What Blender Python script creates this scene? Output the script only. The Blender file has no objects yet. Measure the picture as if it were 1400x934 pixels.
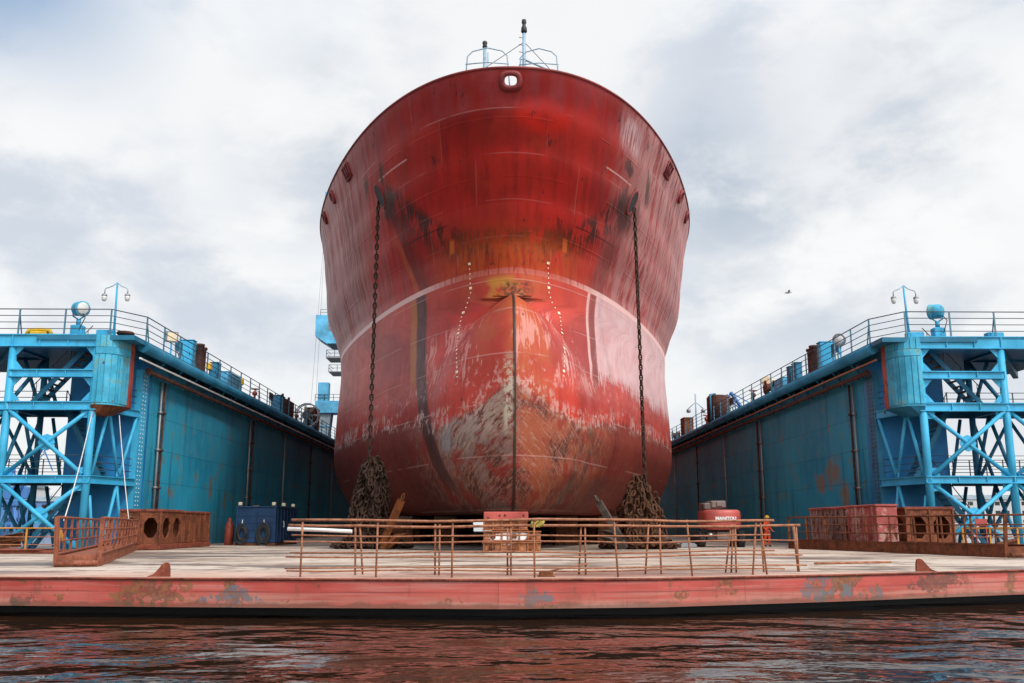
import bpy, math, random
import numpy as np
from mathutils import Vector, Matrix
random.seed(7)
SC = bpy.context.scene
COL = SC.collection
R = math.radians

# ------------------------------------------------------------------ helpers
class MB:
    """Collects geometry in world coordinates; part()/solo() links it as one mesh."""
    def __init__(self):
        self.v = []; self.f = []; self.s = []
    def add(self, vs, fs, smooth=False):
        b = len(self.v)
        self.v += [tuple(p) for p in vs]
        self.f += [tuple(i + b for i in f) for f in fs]
        self.s += [smooth] * len(fs)
        return self
    def box(self, x0, x1, y0, y1, z0, z1):
        vs = [(x0,y0,z0),(x1,y0,z0),(x1,y1,z0),(x0,y1,z0),(x0,y0,z1),(x1,y0,z1),(x1,y1,z1),(x0,y1,z1)]
        return self.add(vs, [(0,3,2,1),(4,5,6,7),(0,1,5,4),(1,2,6,5),(2,3,7,6),(3,0,4,7)])
    def cbox(self, x0, x1, y0, y1, z0, z1, b=.02):
        """box with chamfered vertical and top/bottom edges"""
        if x1 < x0: x0, x1 = x1, x0
        if y1 < y0: y0, y1 = y1, y0
        b = min(b, (x1-x0)*.4, (y1-y0)*.4, (z1-z0)*.4)
        def ring(i, z):
            X0, X1, Y0, Y1 = x0+i, x1-i, y0+i, y1-i
            return [(X0+b,Y0,z),(X1-b,Y0,z),(X1,Y0+b,z),(X1,Y1-b,z),(X1-b,Y1,z),(X0+b,Y1,z),(X0,Y1-b,z),(X0,Y0+b,z)]
        vs = ring(b, z0)+ring(0, z0+b)+ring(0, z1-b)+ring(b, z1)
        fs = [tuple(range(7,-1,-1)), tuple(range(24,32))]
        for k in range(3):
            for i in range(8):
                j = (i+1) % 8
                fs.append((k*8+i, k*8+j, k*8+8+j, k*8+8+i))
        return self.add(vs, fs)
    def bar(self, p, q, w, h=None, up=(0,0,1)):
        """rectangular bar from p to q, w wide and h high"""
        h = h or w
        p, q = Vector(p), Vector(q); d = (q-p).normalized(); u = Vector(up)
        if abs(d.dot(u)) > .99: u = Vector((0,1,0))
        a = d.cross(u).normalized(); c = a.cross(d).normalized()
        vs = []
        for o in (p, q):
            for i, j in ((-1,-1),(1,-1),(1,1),(-1,1)):
                vs.append(o + a*(i*w/2) + c*(j*h/2))
        return self.add(vs, [(0,3,2,1),(4,5,6,7),(0,1,5,4),(1,2,6,5),(2,3,7,6),(3,0,4,7)])
    def ibeam(self, p, q, w, h, t=.04, up=(0,0,1)):
        p, q = Vector(p), Vector(q); d = (q-p).normalized(); u = Vector(up)
        a = d.cross(u).normalized(); c = a.cross(d).normalized()
        self.bar(p+c*(h/2-t/2), q+c*(h/2-t/2), w, t, up)
        self.bar(p-c*(h/2-t/2), q-c*(h/2-t/2), w, t, up)
        self.bar(p, q, t, h-2*t, up)
        return self
    def tube(self, path, r, n=8, cap=True, closed=False):
        P = [Vector(p) for p in path]; m = len(P)
        rr = r if isinstance(r, (list, tuple)) else [r]*m
        vs = []; prev = None
        for i in range(m):
            if closed: d = P[(i+1) % m]-P[i-1]
            else: d = P[min(i+1, m-1)]-P[max(i-1, 0)]
            d.normalize()
            if prev is None:
                u = Vector((0,0,1)) if abs(d.z) < .9 else Vector((0,1,0))
                a = d.cross(u).normalized()
            else:
                a = (prev - d*prev.dot(d))
                a = a.normalized() if a.length > 1e-6 else d.orthogonal().normalized()
            prev = a; c = d.cross(a)
            for k in range(n):
                t = 2*math.pi*k/n
                vs.append(P[i] + (a*math.cos(t)+c*math.sin(t))*rr[i])
        fs = []
        for i in range(m if closed else m-1):
            j = (i+1) % m
            for k in range(n):
                l = (k+1) % n
                fs.append((i*n+k, i*n+l, j*n+l, j*n+k))
        self.add(vs, fs, n > 5)
        if cap and not closed:
            b = len(self.v)-len(vs)
            self.f.append(tuple(b+k for k in range(n-1, -1, -1))); self.s.append(False)
            self.f.append(tuple(b+(m-1)*n+k for k in range(n))); self.s.append(False)
        return self
    def lathe(self, c, prof, n=16, axis=(0,0,1), smooth=True):
        """prof: list of (radius, distance along the axis) around point c"""
        ax = Vector(axis).normalized(); a = ax.orthogonal().normalized(); b = ax.cross(a); c = Vector(c)
        vs = []
        for r, h in prof:
            for k in range(n):
                t = 2*math.pi*k/n
                vs.append(c+ax*h+(a*math.cos(t)+b*math.sin(t))*r)
        fs = []
        for i in range(len(prof)-1):
            for k in range(n):
                l = (k+1) % n
                fs.append((i*n+k, i*n+l, (i+1)*n+l, (i+1)*n+k))
        self.add(vs, fs, smooth)
        o = len(self.v)-len(vs)
        if prof[0][0] > 1e-4: self.f.append(tuple(o+k for k in range(n-1,-1,-1))); self.s.append(False)
        if prof[-1][0] > 1e-4: self.f.append(tuple(o+(len(prof)-1)*n+k for k in range(n))); self.s.append(False)
        return self
    def prism(self, poly, z0, z1, smooth=False):
        n = len(poly)
        area = sum(poly[i][0]*poly[(i+1)%n][1]-poly[(i+1)%n][0]*poly[i][1] for i in range(n))
        if area < 0: poly = poly[::-1]
        vs = [(x,y,z0) for x,y in poly]+[(x,y,z1) for x,y in poly]
        self.add(vs, [tuple(range(n-1,-1,-1)), tuple(range(n,2*n))])
        b = len(self.v)-2*n
        for i in range(n):
            j = (i+1) % n
            self.f.append((b+i, b+j, b+n+j, b+n+i)); self.s.append(smooth)
        return self
    def slab(self, pts, thick):
        """polygon pts (3-D, planar) given a thickness along its normal"""
        P = [Vector(p) for p in pts]; n = len(P)
        nm = (P[1]-P[0]).cross(P[2]-P[1]).normalized()*thick
        self.add([p-nm/2 for p in P]+[p+nm/2 for p in P], [tuple(range(n-1,-1,-1)), tuple(range(n,2*n))]+[(i,(i+1)%n,n+(i+1)%n,n+i) for i in range(n)])
        return self
    def plate_with_holes(self, o, ux, uz, w, h, holes, t):
        """upright plate (corner o, unit vectors ux, uz) with octagonal holes (cx, cz, rx, rz), t thick"""
        ux, uz = Vector(ux), Vector(uz); o = Vector(o); nn = ux.cross(uz)
        holes = sorted(holes)
        xs = [0]+[(holes[i][0]+holes[i+1][0])/2 for i in range(len(holes)-1)]+[w]
        for side in (0, 1):
            off = nn*(t*side)
            for (cx, cz, rx, rz), xa, xb in zip(holes, xs, xs[1:]):
                inn = []
                for k in range(8):
                    a = math.pi/8+k*math.pi/4
                    inn.append((cx+rx*math.cos(a)*1.08, cz+rz*math.sin(a)*1.08))
                out = [(xb,cz+(h-cz)*.45),(cx+(xb-cx)*.45,h),(cx-(cx-xa)*.45,h),(xa,cz+(h-cz)*.45),(xa,cz*.55),(cx-(cx-xa)*.45,0),(cx+(xb-cx)*.45,0),(xb,cz*.55)]
                cor = [(xb,h),(xa,h),(xa,0),(xb,0)]
                vs = [o+ux*x+uz*z+off for x,z in inn+out+cor]
                fs = [(k, 8+k, 8+(k+1)%8, (k+1)%8) for k in range(8)]
                fs += [(8,16,9),(10,17,11),(12,18,13),(14,19,15)]
                if not side: fs = [f[::-1] for f in fs]
                self.add(vs, fs)
        for cx, cz, rx, rz in holes:
            vs = []
            for off in (nn*0, nn*t):
                for k in range(8):
                    a = math.pi/8+k*math.pi/4
                    vs.append(o+ux*(cx+rx*math.cos(a)*1.08)+uz*(cz+rz*math.sin(a)*1.08)+off)
            self.add(vs, [(k,(k+1)%8,8+(k+1)%8,8+k) for k in range(8)])
        a, b, c, d = o, o+ux*w, o+ux*w+uz*h, o+uz*h
        for p, q in ((a,b),(b,c),(c,d),(d,a)):
            self.add([p,q,q+nn*t,p+nn*t], [(0,1,2,3)])
        return self
    def mesh(self, name, org=(0,0,0)):
        me = bpy.data.meshes.new(name)
        o = Vector(org)
        me.from_pydata([tuple(Vector(p)-o) for p in self.v], [], self.f)
        me.polygons.foreach_set('use_smooth', self.s)
        me.update()
        return me
    def bounds(self):
        a = np.array(self.v); return a.min(0), a.max(0)

def tag(o, label=None, cat=None, group=None, kind=None):
    for k, x in (('label',label),('category',cat),('group',group),('kind',kind)):
        if x: o[k] = x
    return o
def thing(name, loc, label, cat, group=None, rz=0):
    o = bpy.data.objects.new(name, None); COL.objects.link(o)
    o.location = loc; o.rotation_euler = (0,0,rz); o.empty_display_size = .2
    return tag(o, label, cat, group)
def part(name, mb, m, parent, label=None, org=None):
    """mesh given in world axes; org = where the parent thing stands (its unrotated origin)"""
    if org is None:
        r = parent
        while r.parent: r = r.parent
        org = r.location
    o = bpy.data.objects.new(name, mb.mesh(name, org)); o.data.materials.append(m)
    COL.objects.link(o); o.parent = parent
    if label: o['label'] = label
    return o
def solo(name, mb, m, label, cat, group=None, kind=None):
    a, b = mb.bounds(); org = ((a[0]+b[0])/2, (a[1]+b[1])/2, a[2])
    o = bpy.data.objects.new(name, mb.mesh(name, org)); o.location = org
    o.data.materials.append(m); COL.objects.link(o)
    return tag(o, label, cat, group, kind)
def struct(name, mb, m):
    o = bpy.data.objects.new(name, mb.mesh(name)); o.data.materials.append(m); COL.objects.link(o)
    o['kind'] = 'structure'
    return o
def copy_tree(o, parent=None):
    c = o.copy(); COL.objects.link(c)
    if parent is not None: c.parent = parent
    for ch in list(o.children): copy_tree(ch, c)
    return c

# ------------------------------------------------------------------ node helpers
class NT:
    def __init__(self, tree):
        self.t = tree; self.N = tree.nodes; self.L = tree.links
        self.N.clear()
    def put(self, sock, val):
        if val is None: return
        if isinstance(val, bpy.types.NodeSocket): self.L.new(val, sock)
        elif isinstance(val, (tuple, list)) and sock.type == 'RGBA' and len(val) == 3: sock.default_value = (*val, 1)
        else: sock.default_value = val
    def m(self, op, a, b=None, c=None, clamp=False):
        n = self.N.new('ShaderNodeMath'); n.operation = op; n.use_clamp = clamp
        self.put(n.inputs[0], a); self.put(n.inputs[1], b); self.put(n.inputs[2], c)
        return n.outputs[0]
    def mul(self, *a):
        r = a[0]
        for x in a[1:]: r = self.m('MULTIPLY', r, x)
        return r
    def add(self, a, b): return self.m('ADD', a, b)
    def sub(self, a, b): return self.m('SUBTRACT', a, b)
    def step(self, x, lo, hi):
        """smooth 0..1 between lo and hi (lo may exceed hi)"""
        n = self.N.new('ShaderNodeMapRange'); n.interpolation_type = 'SMOOTHSTEP'
        inv = not isinstance(lo, bpy.types.NodeSocket) and lo > hi
        self.put(n.inputs[0], x)
        n.inputs[1].default_value = hi if inv else lo; n.inputs[2].default_value = lo if inv else hi
        n.inputs[3].default_value = 1 if inv else 0; n.inputs[4].default_value = 0 if inv else 1
        return n.outputs[0]
    def near(self, x, c, w, soft=.5):
        """1 where |x-c| < w, fading over soft*w"""
        return self.step(self.m('ABSOLUTE', self.sub(x, c)), w*(1+soft), w*(1-soft*.5))
    def mix(self, f, a, b, blend='MIX'):
        n = self.N.new('ShaderNodeMix'); n.data_type = 'RGBA'; n.blend_type = blend
        self.put(n.inputs[0], f); self.put(n.inputs[6], a); self.put(n.inputs[7], b)
        return n.outputs[2]
    def mixf(self, f, a, b):
        n = self.N.new('ShaderNodeMix'); n.data_type = 'FLOAT'
        self.put(n.inputs[0], f); self.put(n.inputs[2], a); self.put(n.inputs[3], b)
        return n.outputs[0]
    def map(self, v, scale=(1,1,1), loc=(0,0,0), rot=(0,0,0)):
        n = self.N.new('ShaderNodeMapping'); self.put(n.inputs[0], v)
        n.inputs[1].default_value = loc; n.inputs[2].default_value = rot; n.inputs[3].default_value = scale
        return n.outputs[0]
    def noise(self, v, scale=1., detail=4., rough=.55, dist=0.):
        n = self.N.new('ShaderNodeTexNoise'); self.put(n.inputs['Vector'], v)
        n.inputs['Scale'].default_value = scale; n.inputs['Detail'].default_value = detail
        n.inputs['Roughness'].default_value = rough; n.inputs['Distortion'].default_value = dist
        return n.outputs[0]
    def white(self, v):
        n = self.N.new('ShaderNodeTexWhiteNoise'); n.noise_dimensions = '3D'; self.put(n.inputs['Vector'], v)
        return n.outputs[0]
    def voro(self, v, scale=1., feature='F1'):
        n = self.N.new('ShaderNodeTexVoronoi'); n.feature = feature
        self.put(n.inputs['Vector'], v); n.inputs['Scale'].default_value = scale
        return n.outputs[0]
    def sep(self, v):
        n = self.N.new('ShaderNodeSeparateXYZ'); self.put(n.inputs[0], v); return n.outputs
    def comb(self, x, y, z):
        n = self.N.new('ShaderNodeCombineXYZ'); self.put(n.inputs[0], x); self.put(n.inputs[1], y); self.put(n.inputs[2], z)
        return n.outputs[0]
    def curve(self, x, pts, x0, x1, y0, y1):
        """piecewise curve through pts, x in [x0,x1] to y in [y0,y1]"""
        n = self.N.new('ShaderNodeFloatCurve'); c = n.mapping.curves[0]
        P = [((a-x0)/(x1-x0), (b-y0)/(y1-y0)) for a, b in pts]
        c.points[0].location = P[0]; c.points[1].location = P[-1]
        for p in P[1:-1]: c.points.new(*p)
        n.mapping.update()
        self.put(n.inputs['Value'], self.m('DIVIDE', self.sub(x, x0), x1-x0))
        return self.add(self.m('MULTIPLY', n.outputs[0], y1-y0), y0)
    def obj(self):
        return self.N.new('ShaderNodeTexCoord').outputs['Object']
    def rnd(self):
        return self.N.new('ShaderNodeObjectInfo').outputs['Random']
    def out(self, col, rough=.5, bump=None, bstr=.2, bdist=.02, metal=0., spec=.5, coat=0.):
        b = self.N.new('ShaderNodeBsdfPrincipled'); o = self.N.new('ShaderNodeOutputMaterial')
        self.put(b.inputs['Base Color'], col); self.put(b.inputs['Roughness'], rough); self.put(b.inputs['Metallic'], metal)
        b.inputs['Specular IOR Level'].default_value = spec
        if coat: b.inputs['Coat Weight'].default_value = coat; b.inputs['Coat Roughness'].default_value = .15
        if bump is not None:
            u = self.N.new('ShaderNodeBump'); u.inputs['Strength'].default_value = bstr; u.inputs['Distance'].default_value = bdist
            self.L.new(bump, u.inputs['Height']); self.L.new(u.outputs[0], b.inputs['Normal'])
        self.L.new(b.outputs[0], o.inputs[0])
        return b
def newmat(name):
    m = bpy.data.materials.new(name); m.use_nodes = True
    return m, NT(m.node_tree)

RUST_DARK = (.045,.016,.008); RUST = (.16,.05,.018); RUST_OR = (.38,.13,.03)
def paint(name, col, rust=.25, rough=.45, streak=.35, var=.35, scale=1., under=None, chips=0., rustcol=None, spec=.3):
    """weathered paint: tone variation, dirt streaks running down, rust spots and chips"""
    m, t = newmat(name)
    p = t.add_off = t.obj()
    rv = t.N.new('ShaderNodeVectorMath'); rv.operation = 'ADD'
    t.L.new(p, rv.inputs[0]); r = t.m('MULTIPLY', t.rnd(), 37.); t.L.new(t.comb(r, r, r), rv.inputs[1])
    p = rv.outputs[0]
    big = t.noise(p, .45*scale, 5, .6)
    fine = t.noise(p, 5*scale, 6, .65)
    st = t.noise(t.map(p, (2.2*scale, 2.2*scale, .16*scale)), 1.6, 4, .6)
    dark = tuple(c*(1-var) for c in col); lite = tuple(min(1, c*(1+var*.5)+.015) for c in col)
    c = t.mix(t.step(big, .32, .68), dark, lite)
    c = t.mix(t.mul(t.step(st, .52, .75), streak), c, tuple(x*.45+.01 for x in col))
    if under:
        c = t.mix(t.mul(t.step(t.add(big, t.mul(fine, .5)), .82-chips*.3, .86-chips*.3), .9), c, under)
    rm = t.add(t.mul(t.noise(p, 1.1*scale, 8, .7), .7), t.mul(st, .3))
    th = .72-.42*rust
    mask = t.step(rm, th, th+.05)
    rc = t.mix(t.step(fine, .35, .65), rustcol or RUST_DARK, RUST if not rustcol else RUST_OR)
    c = t.mix(mask, c, rc)
    spots = t.step(t.noise(p, 3.4*scale, 3, .5), .70-.1*rust, .74-.1*rust)
    c = t.mix(t.mul(spots, min(1, rust*2.5)), c, rc)
    t.out(c, t.mixf(mask, t.mixf(big, rough-.08, rough+.12), .85), t.add(t.mul(fine, .4), t.mul(mask, .5)), .18, .01, spec=spec)
    return m
def plain(name, col, rough=.5, metal=0., var=.2, scale=3.):
    m, t = newmat(name)
    n = t.noise(t.obj(), scale, 5, .6)
    t.out(t.mix(n, tuple(c*(1-var) for c in col), tuple(min(1, c*(1+var)) for c in col)), rough, n, .1, .01, metal)
    return m
def rusty(name, a=RUST_DARK, b=RUST, c=RUST_OR, scale=1.5, paintcol=None, amt=.4):
    m, t = newmat(name)
    p = t.obj()
    n1 = t.noise(p, scale, 8, .65); n2 = t.noise(p, scale*4.5, 6, .7)
    st = t.noise(t.map(p, (3,3,.3)), 1.5, 4)
    k = t.mix(t.step(n1, .3, .62), a, b)
    k = t.mix(t.mul(t.step(n2, .5, .72), .7), k, c)
    k = t.mix(t.mul(t.step(st, .55, .75), .5), k, tuple(x*.5 for x in a))
    if paintcol:
        k = t.mix(t.step(t.add(t.mul(n1, .6), t.mul(n2, .4)), .6-.25*amt, .54-.25*amt), paintcol, k) if amt >= .5 else \
            t.mix(t.step(t.add(t.mul(n1, .6), t.mul(n2, .4)), .52, .58), k, paintcol)
    t.out(k, .8, n2, .35, .012, spec=.3)
    return m
# ------------------------------------------------------------------ hull form
KEEL=1.95; RAIL=24.3
def lerp_tab(z,tab):
    if z<=tab[0][0]: return tab[0][1]
    for (a,x),(b,y) in zip(tab,tab[1:]):
        if z<=b:
            t=(z-a)/(b-a); t=t*t*(3-2*t)*.35+t*.65
            return x+(y-x)*t
    return tab[-1][1]
# ship-local y: metres aft of a plane 45 m from the dock's seaward end reference
STEM_MAIN=[(1.95,51.2),(6,50.2),(14,50.0),(15,49.95),(16.5,49.5),(18.5,48.2),(20.5,46.6),(22.5,45.3),(24.3,44.4)]
COEF=[(1.95,1.98),(6,2.05),(15,2.02),(15.6,2.04),(16.5,2.13),(18.5,2.44),(20.5,2.78),(22.5,3.1),(24.3,3.4)]
EXPO=[(1.95,.58),(15,.58),(16.5,.57),(18.5,.54),(20.5,.50),(22.5,.47),(24.3,.45)]
BEAM=[(1.95,14.4),(8,14.6),(13.5,14.6),(15.2,14.8),(17.2,15.25),(19,16.1),(21,16.0),(24.3,15.7)]
BULB_Y=[(1.95,48.4),(2.3,47.2),(3,46.2),(4,45.55),(5.5,45.15),(7.5,44.95),(9.5,45.0),(11,45.35),(12.2,46.1),(12.9,47.0),(13.4,48.4),(13.7,50.2)]
BULB_W=[(1.95,1.6),(2.5,2.7),(4,4.0),(6,4.6),(8,4.5),(10,3.9),(11.5,3.0),(12.5,2.1),(13.1,1.3),(13.5,.6),(13.7,0.05)]
def half(z,Y):
    ym=lerp_tab(z,STEM_MAIN); X=0.
    t=Y-ym
    if t>0:
        B=lerp_tab(z,BEAM)
        x=lerp_tab(z,COEF)*t**lerp_tab(z,EXPO)
        n=16.
        x=x/(1+(x/B)**n)**(1/n)
        s=min(1,(z-KEEL)/5.2)
        k=.42+.42*max(0,min(1,(Y-52)/24))
        x*=k+(1-k)*math.sqrt(max(0,1-(1-s)**2))
        X=x
    if z<13.7:
        yb=lerp_tab(z,BULB_Y); tb=(Y-yb)/8.
        if tb>0:
            tb=min(1,tb)
            xb=lerp_tab(z,BULB_W)*(1-(1-tb)**2.4)**.72
            X=(X**2.6+xb**2.6)**(1/2.6)
    return X
def tip(z):
    a=lerp_tab(z,STEM_MAIN)
    if z<13.7: a=min(a,lerp_tab(z,BULB_Y))
    return a
def hull_y(x,z):
    x=abs(x); a=tip(z); b=a+60
    for _ in range(50):
        m=(a+b)/2
        if half(z,m)<x: a=m
        else: b=m
    return (a+b)/2
# ------------------------------------------------------------------ world, sun, camera
SUN_EL, SUN_AZ = R(48), R(140)      # azimuth measured clockwise from +Y: from the right, behind the viewer
w = bpy.data.worlds.new('World'); SC.world = w; w.use_nodes = True
t = NT(w.node_tree)
sky = t.N.new('ShaderNodeTexSky'); sky.sky_type = 'NISHITA'; sky.sun_disc = False
sky.sun_elevation = SUN_EL; sky.sun_rotation = SUN_AZ; sky.altitude = 10; sky.dust_density = 2.
d = t.N.new('ShaderNodeTexCoord').outputs['Generated']
dx, dy, dz = t.sep(d)
den = t.add(t.m('MAXIMUM', dz, 0.), .30)
pl = t.comb(t.m('DIVIDE', dx, den), t.m('DIVIDE', dy, den), t.mul(dz, .6))
n1 = t.noise(t.map(d, (2.6,2.6,4.8), (3.1,1.75,.2)), 1., 8, .56, .3)
n2 = t.noise(t.map(d, (1.6,1.6,3.), (7.7,2.2,0)), 1., 5, .5, .3)
n3 = t.noise(t.map(d, (7.,7.,11.), (1.3,9.2,4)), 1., 8, .58, .25)
mot = t.add(t.mul(n1, .65), t.mul(n3, .35))
cl = t.mix(t.step(mot, .40, .54), (4.2,4.5,4.95), (6.15,6.15,6.1))
cl = t.mix(t.mul(t.step(n3, .5, .8), .35), cl, (6.1,6.1,6.05))
gaps = t.mul(t.step(n2, .55, .68), t.step(dz, .30, .55))
cl = t.mix(t.mul(gaps, .28), cl, (3.3,4.5,5.7))
def blob(v, c0, c1):
    n = t.N.new('ShaderNodeVectorMath'); n.operation = 'DOT_PRODUCT'; t.L.new(d, n.inputs[0])
    q = Vector(v).normalized(); n.inputs[1].default_value = tuple(q)
    return t.step(t.add(n.outputs['Value'], t.mul(t.sub(t.add(t.mul(n1, .55), t.mul(n3, .45)), .5), .055)), c0, c1)
for v, c0, c1, k in (((-.19,.905,.375),.9925,.9985,.6),((.20,.904,.365),.991,.998,.6),((.33,.888,.33),.984,.997,.38),((-.30,.93,.20),.988,.998,.2),((.43,.80,.40),.988,.998,.2),((.25,.93,.26),.988,.998,.4),((-.40,.86,.30),.988,.998,.15),((.10,.86,.50),.992,.999,.1),((.40,.90,.20),.990,.998,.3)):
    cl = t.mix(t.mul(blob(v, c0, c1), t.step(mot, .60, .44), k), cl, (2.7,3.2,3.85))
for v, c0, c1, k in (((.02,.87,.48),.975,.998,.9),((-.30,.88,.40),.985,.998,.5),((.30,.86,.42),.990,.998,.5)):
    cl = t.mix(t.mul(blob(v, c0, c1), k), cl, (6.0,6.0,6.0))
corner = t.mul(t.step(dx, -.27, -.46), t.step(dz, .36, .49))
cl = t.mix(t.mul(corner, t.add(.35, t.mul(n1, .9))), cl, (1.1,2.2,3.8))
cr = t.mul(t.step(dx, .36, .50), t.step(dz, .40, .50))
cl = t.mix(t.mul(cr, .4), cl, (2.6,3.5,4.6))
veil = t.step(dz, -.02, .22)
cl = t.mix(veil, (5.5,5.6,5.7), cl)
gl = t.N.new('ShaderNodeVectorMath'); gl.operation = 'DOT_PRODUCT'; t.L.new(d, gl.inputs[0])
gl.inputs[1].default_value = (math.sin(SUN_AZ)*math.cos(SUN_EL), math.cos(SUN_AZ)*math.cos(SUN_EL), math.sin(SUN_EL))
glow = t.add(1., t.mul(t.step(gl.outputs['Value'], .15, .95), 1.5))     # unseen glow added round the sun, behind the viewer, to light front faces
cl = t.mix(1., cl, t.comb(glow, glow, glow), 'MULTIPLY')
col = t.mix(.94, sky.outputs[0], cl)
bg = t.N.new('ShaderNodeBackground'); t.L.new(col, bg.inputs[0]); bg.inputs[1].default_value = .1
ow = t.N.new('ShaderNodeOutputWorld'); t.L.new(bg.outputs[0], ow.inputs[0])
sl = bpy.data.lights.new('sun', 'SUN'); sl.energy = 1.5; sl.angle = R(9); sl.color = (1,.96,.9)
so = bpy.data.objects.new('sun', sl); COL.objects.link(so)
sd = Vector((math.sin(SUN_AZ)*math.cos(SUN_EL), math.cos(SUN_AZ)*math.cos(SUN_EL), math.sin(SUN_EL)))
so.rotation_euler = sd.to_track_quat('Z', 'Y').to_euler(); so.location = (40,-40,60)

cam = bpy.data.cameras.new('camera'); co = bpy.data.objects.new('camera', cam); COL.objects.link(co)
cam.sensor_width = 36; cam.lens = 1280/1400*36; cam.clip_end = 6000; cam.clip_start = .1
co.location = (0,0,1.3); co.rotation_euler = (R(90)+math.atan(251/1280), 0, -R(.8))
SC.camera = co
SC.view_settings.view_transform = 'Standard'; SC.view_settings.look = 'None'
SC.view_settings.gamma = 1; SC.view_settings.use_curve_mapping = False
SC.view_settings.exposure = 0.7
SC.cycles.max_bounces = 6; SC.cycles.glossy_bounces = 3; SC.cycles.diffuse_bounces = 3
SC.cycles.caustics_reflective = False; SC.cycles.caustics_refractive = False

# ------------------------------------------------------------------ materials
M = {}
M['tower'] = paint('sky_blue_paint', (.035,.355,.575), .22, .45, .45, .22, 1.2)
M['tower_dim'] = paint('dim_blue_paint', (.010,.15,.26), .24, .5, .4, .3)  # dimmer tower blue: shade on backs and undersides put into the colour
M['end_blue'] = paint('bright_blue_plate', (.005,.18,.42), .14, .45, .25, .2, .8)
M['casing'] = paint('peeling_blue_boards', (.04,.36,.54), .28, .55, .75, .3, 2.2, under=(.12,.30,.30), chips=.02)
M['rust'] = rusty('rust')
M['rust_red'] = rusty('rust_red_paint', (.09,.02,.012), (.22,.055,.03), (.36,.12,.05), 1.8)
M['rust_pipe'] = rusty('rusty_pipe', (.022,.011,.010), (.07,.028,.020), (.16,.065,.035), 2)
M['rail_rust'] = rusty('rusty_rail', (.18,.065,.035), (.34,.14,.075), (.52,.26,.13), 5)
M['gang'] = rusty('rusty_gangway', (.11,.03,.017), (.27,.085,.045), (.42,.17,.09), 3)
M['gang_dark'] = rusty('dark_rusty_gangway', (.06,.018,.009), (.17,.05,.02), (.30,.10,.035), 2.5)
M['chain'] = rusty('chain_iron', (.010,.006,.004), (.038,.017,.010), (.10,.042,.02), 6)
M['chain_or'] = rusty('orange_chain_iron', (.016,.007,.004), (.075,.028,.011), (.20,.08,.028), 5)
M['darkrail'] = plain('dark_rail', (.035,.045,.055), .5, .3)
M['bluerail'] = plain('blue_grey_rail', (.06,.16,.22), .5, .2)
M['yellow'] = paint('yellow_paint', (.55,.24,.03), .4, .5, .4)
M['yel'] = paint('bright_yellow', (.75,.45,.02), .1, .45)
M['white'] = plain('white_paint', (.72,.71,.68), .5)
M['cream'] = plain('cream_lamp', (.75,.62,.42), .4)
M['black'] = plain('black', (.012,.012,.013), .6)
M['navy'] = paint('navy_container', (.004,.042,.12), .2, .5, .3)
M['hose'] = plain('rubber_hose', (.025,.027,.03), .6)
M['glass'] = plain('lamp_glass', (.55,.55,.53), .08)
M['grey'] = plain('grey_steel', (.22,.23,.24), .45, .4)
M['mast'] = plain('mast_paint', (.24,.36,.44), .45)
M['crane'] = paint('crane_blue', (.10,.40,.62), .06, .45, .2)
M['crane_grey'] = paint('crane_grey', (.20,.25,.28), .1, .5, .3)
M['farblue'] = plain('far_blue', (.05,.17,.42), .6)
M['rope'] = plain('rope', (.55,.53,.5), .9)
M['orange'] = plain('orange_cloth', (.80,.08,.012), .8, 0, .25, 8)
M['skin'] = plain('skin', (.42,.22,.15), .55)
M['boot'] = plain('boot', (.02,.018,.016), .6)
M['lift_red'] = paint('lift_red', (.40,.07,.055), .12, .4, .3)
M['tyre'] = plain('tyre', (.02,.02,.021), .85, 0, .5, 12)
M['valve'] = paint('valve_red', (.3,.05,.03), .4, .5)
M['pinkblock'] = paint('pink_red_block', (.36,.075,.065), .42, .65, .7, .3, 1.4, under=(.40,.24,.20), chips=.15)
M['paleblock'] = paint('pale_grey_block', (.27,.17,.145), .5, .75, .8, .35, 1.4, under=(.30,.13,.11), chips=.0)
M['wood'] = plain('weathered_timber', (.16,.10,.06), .85, 0, .4, 6)

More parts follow.
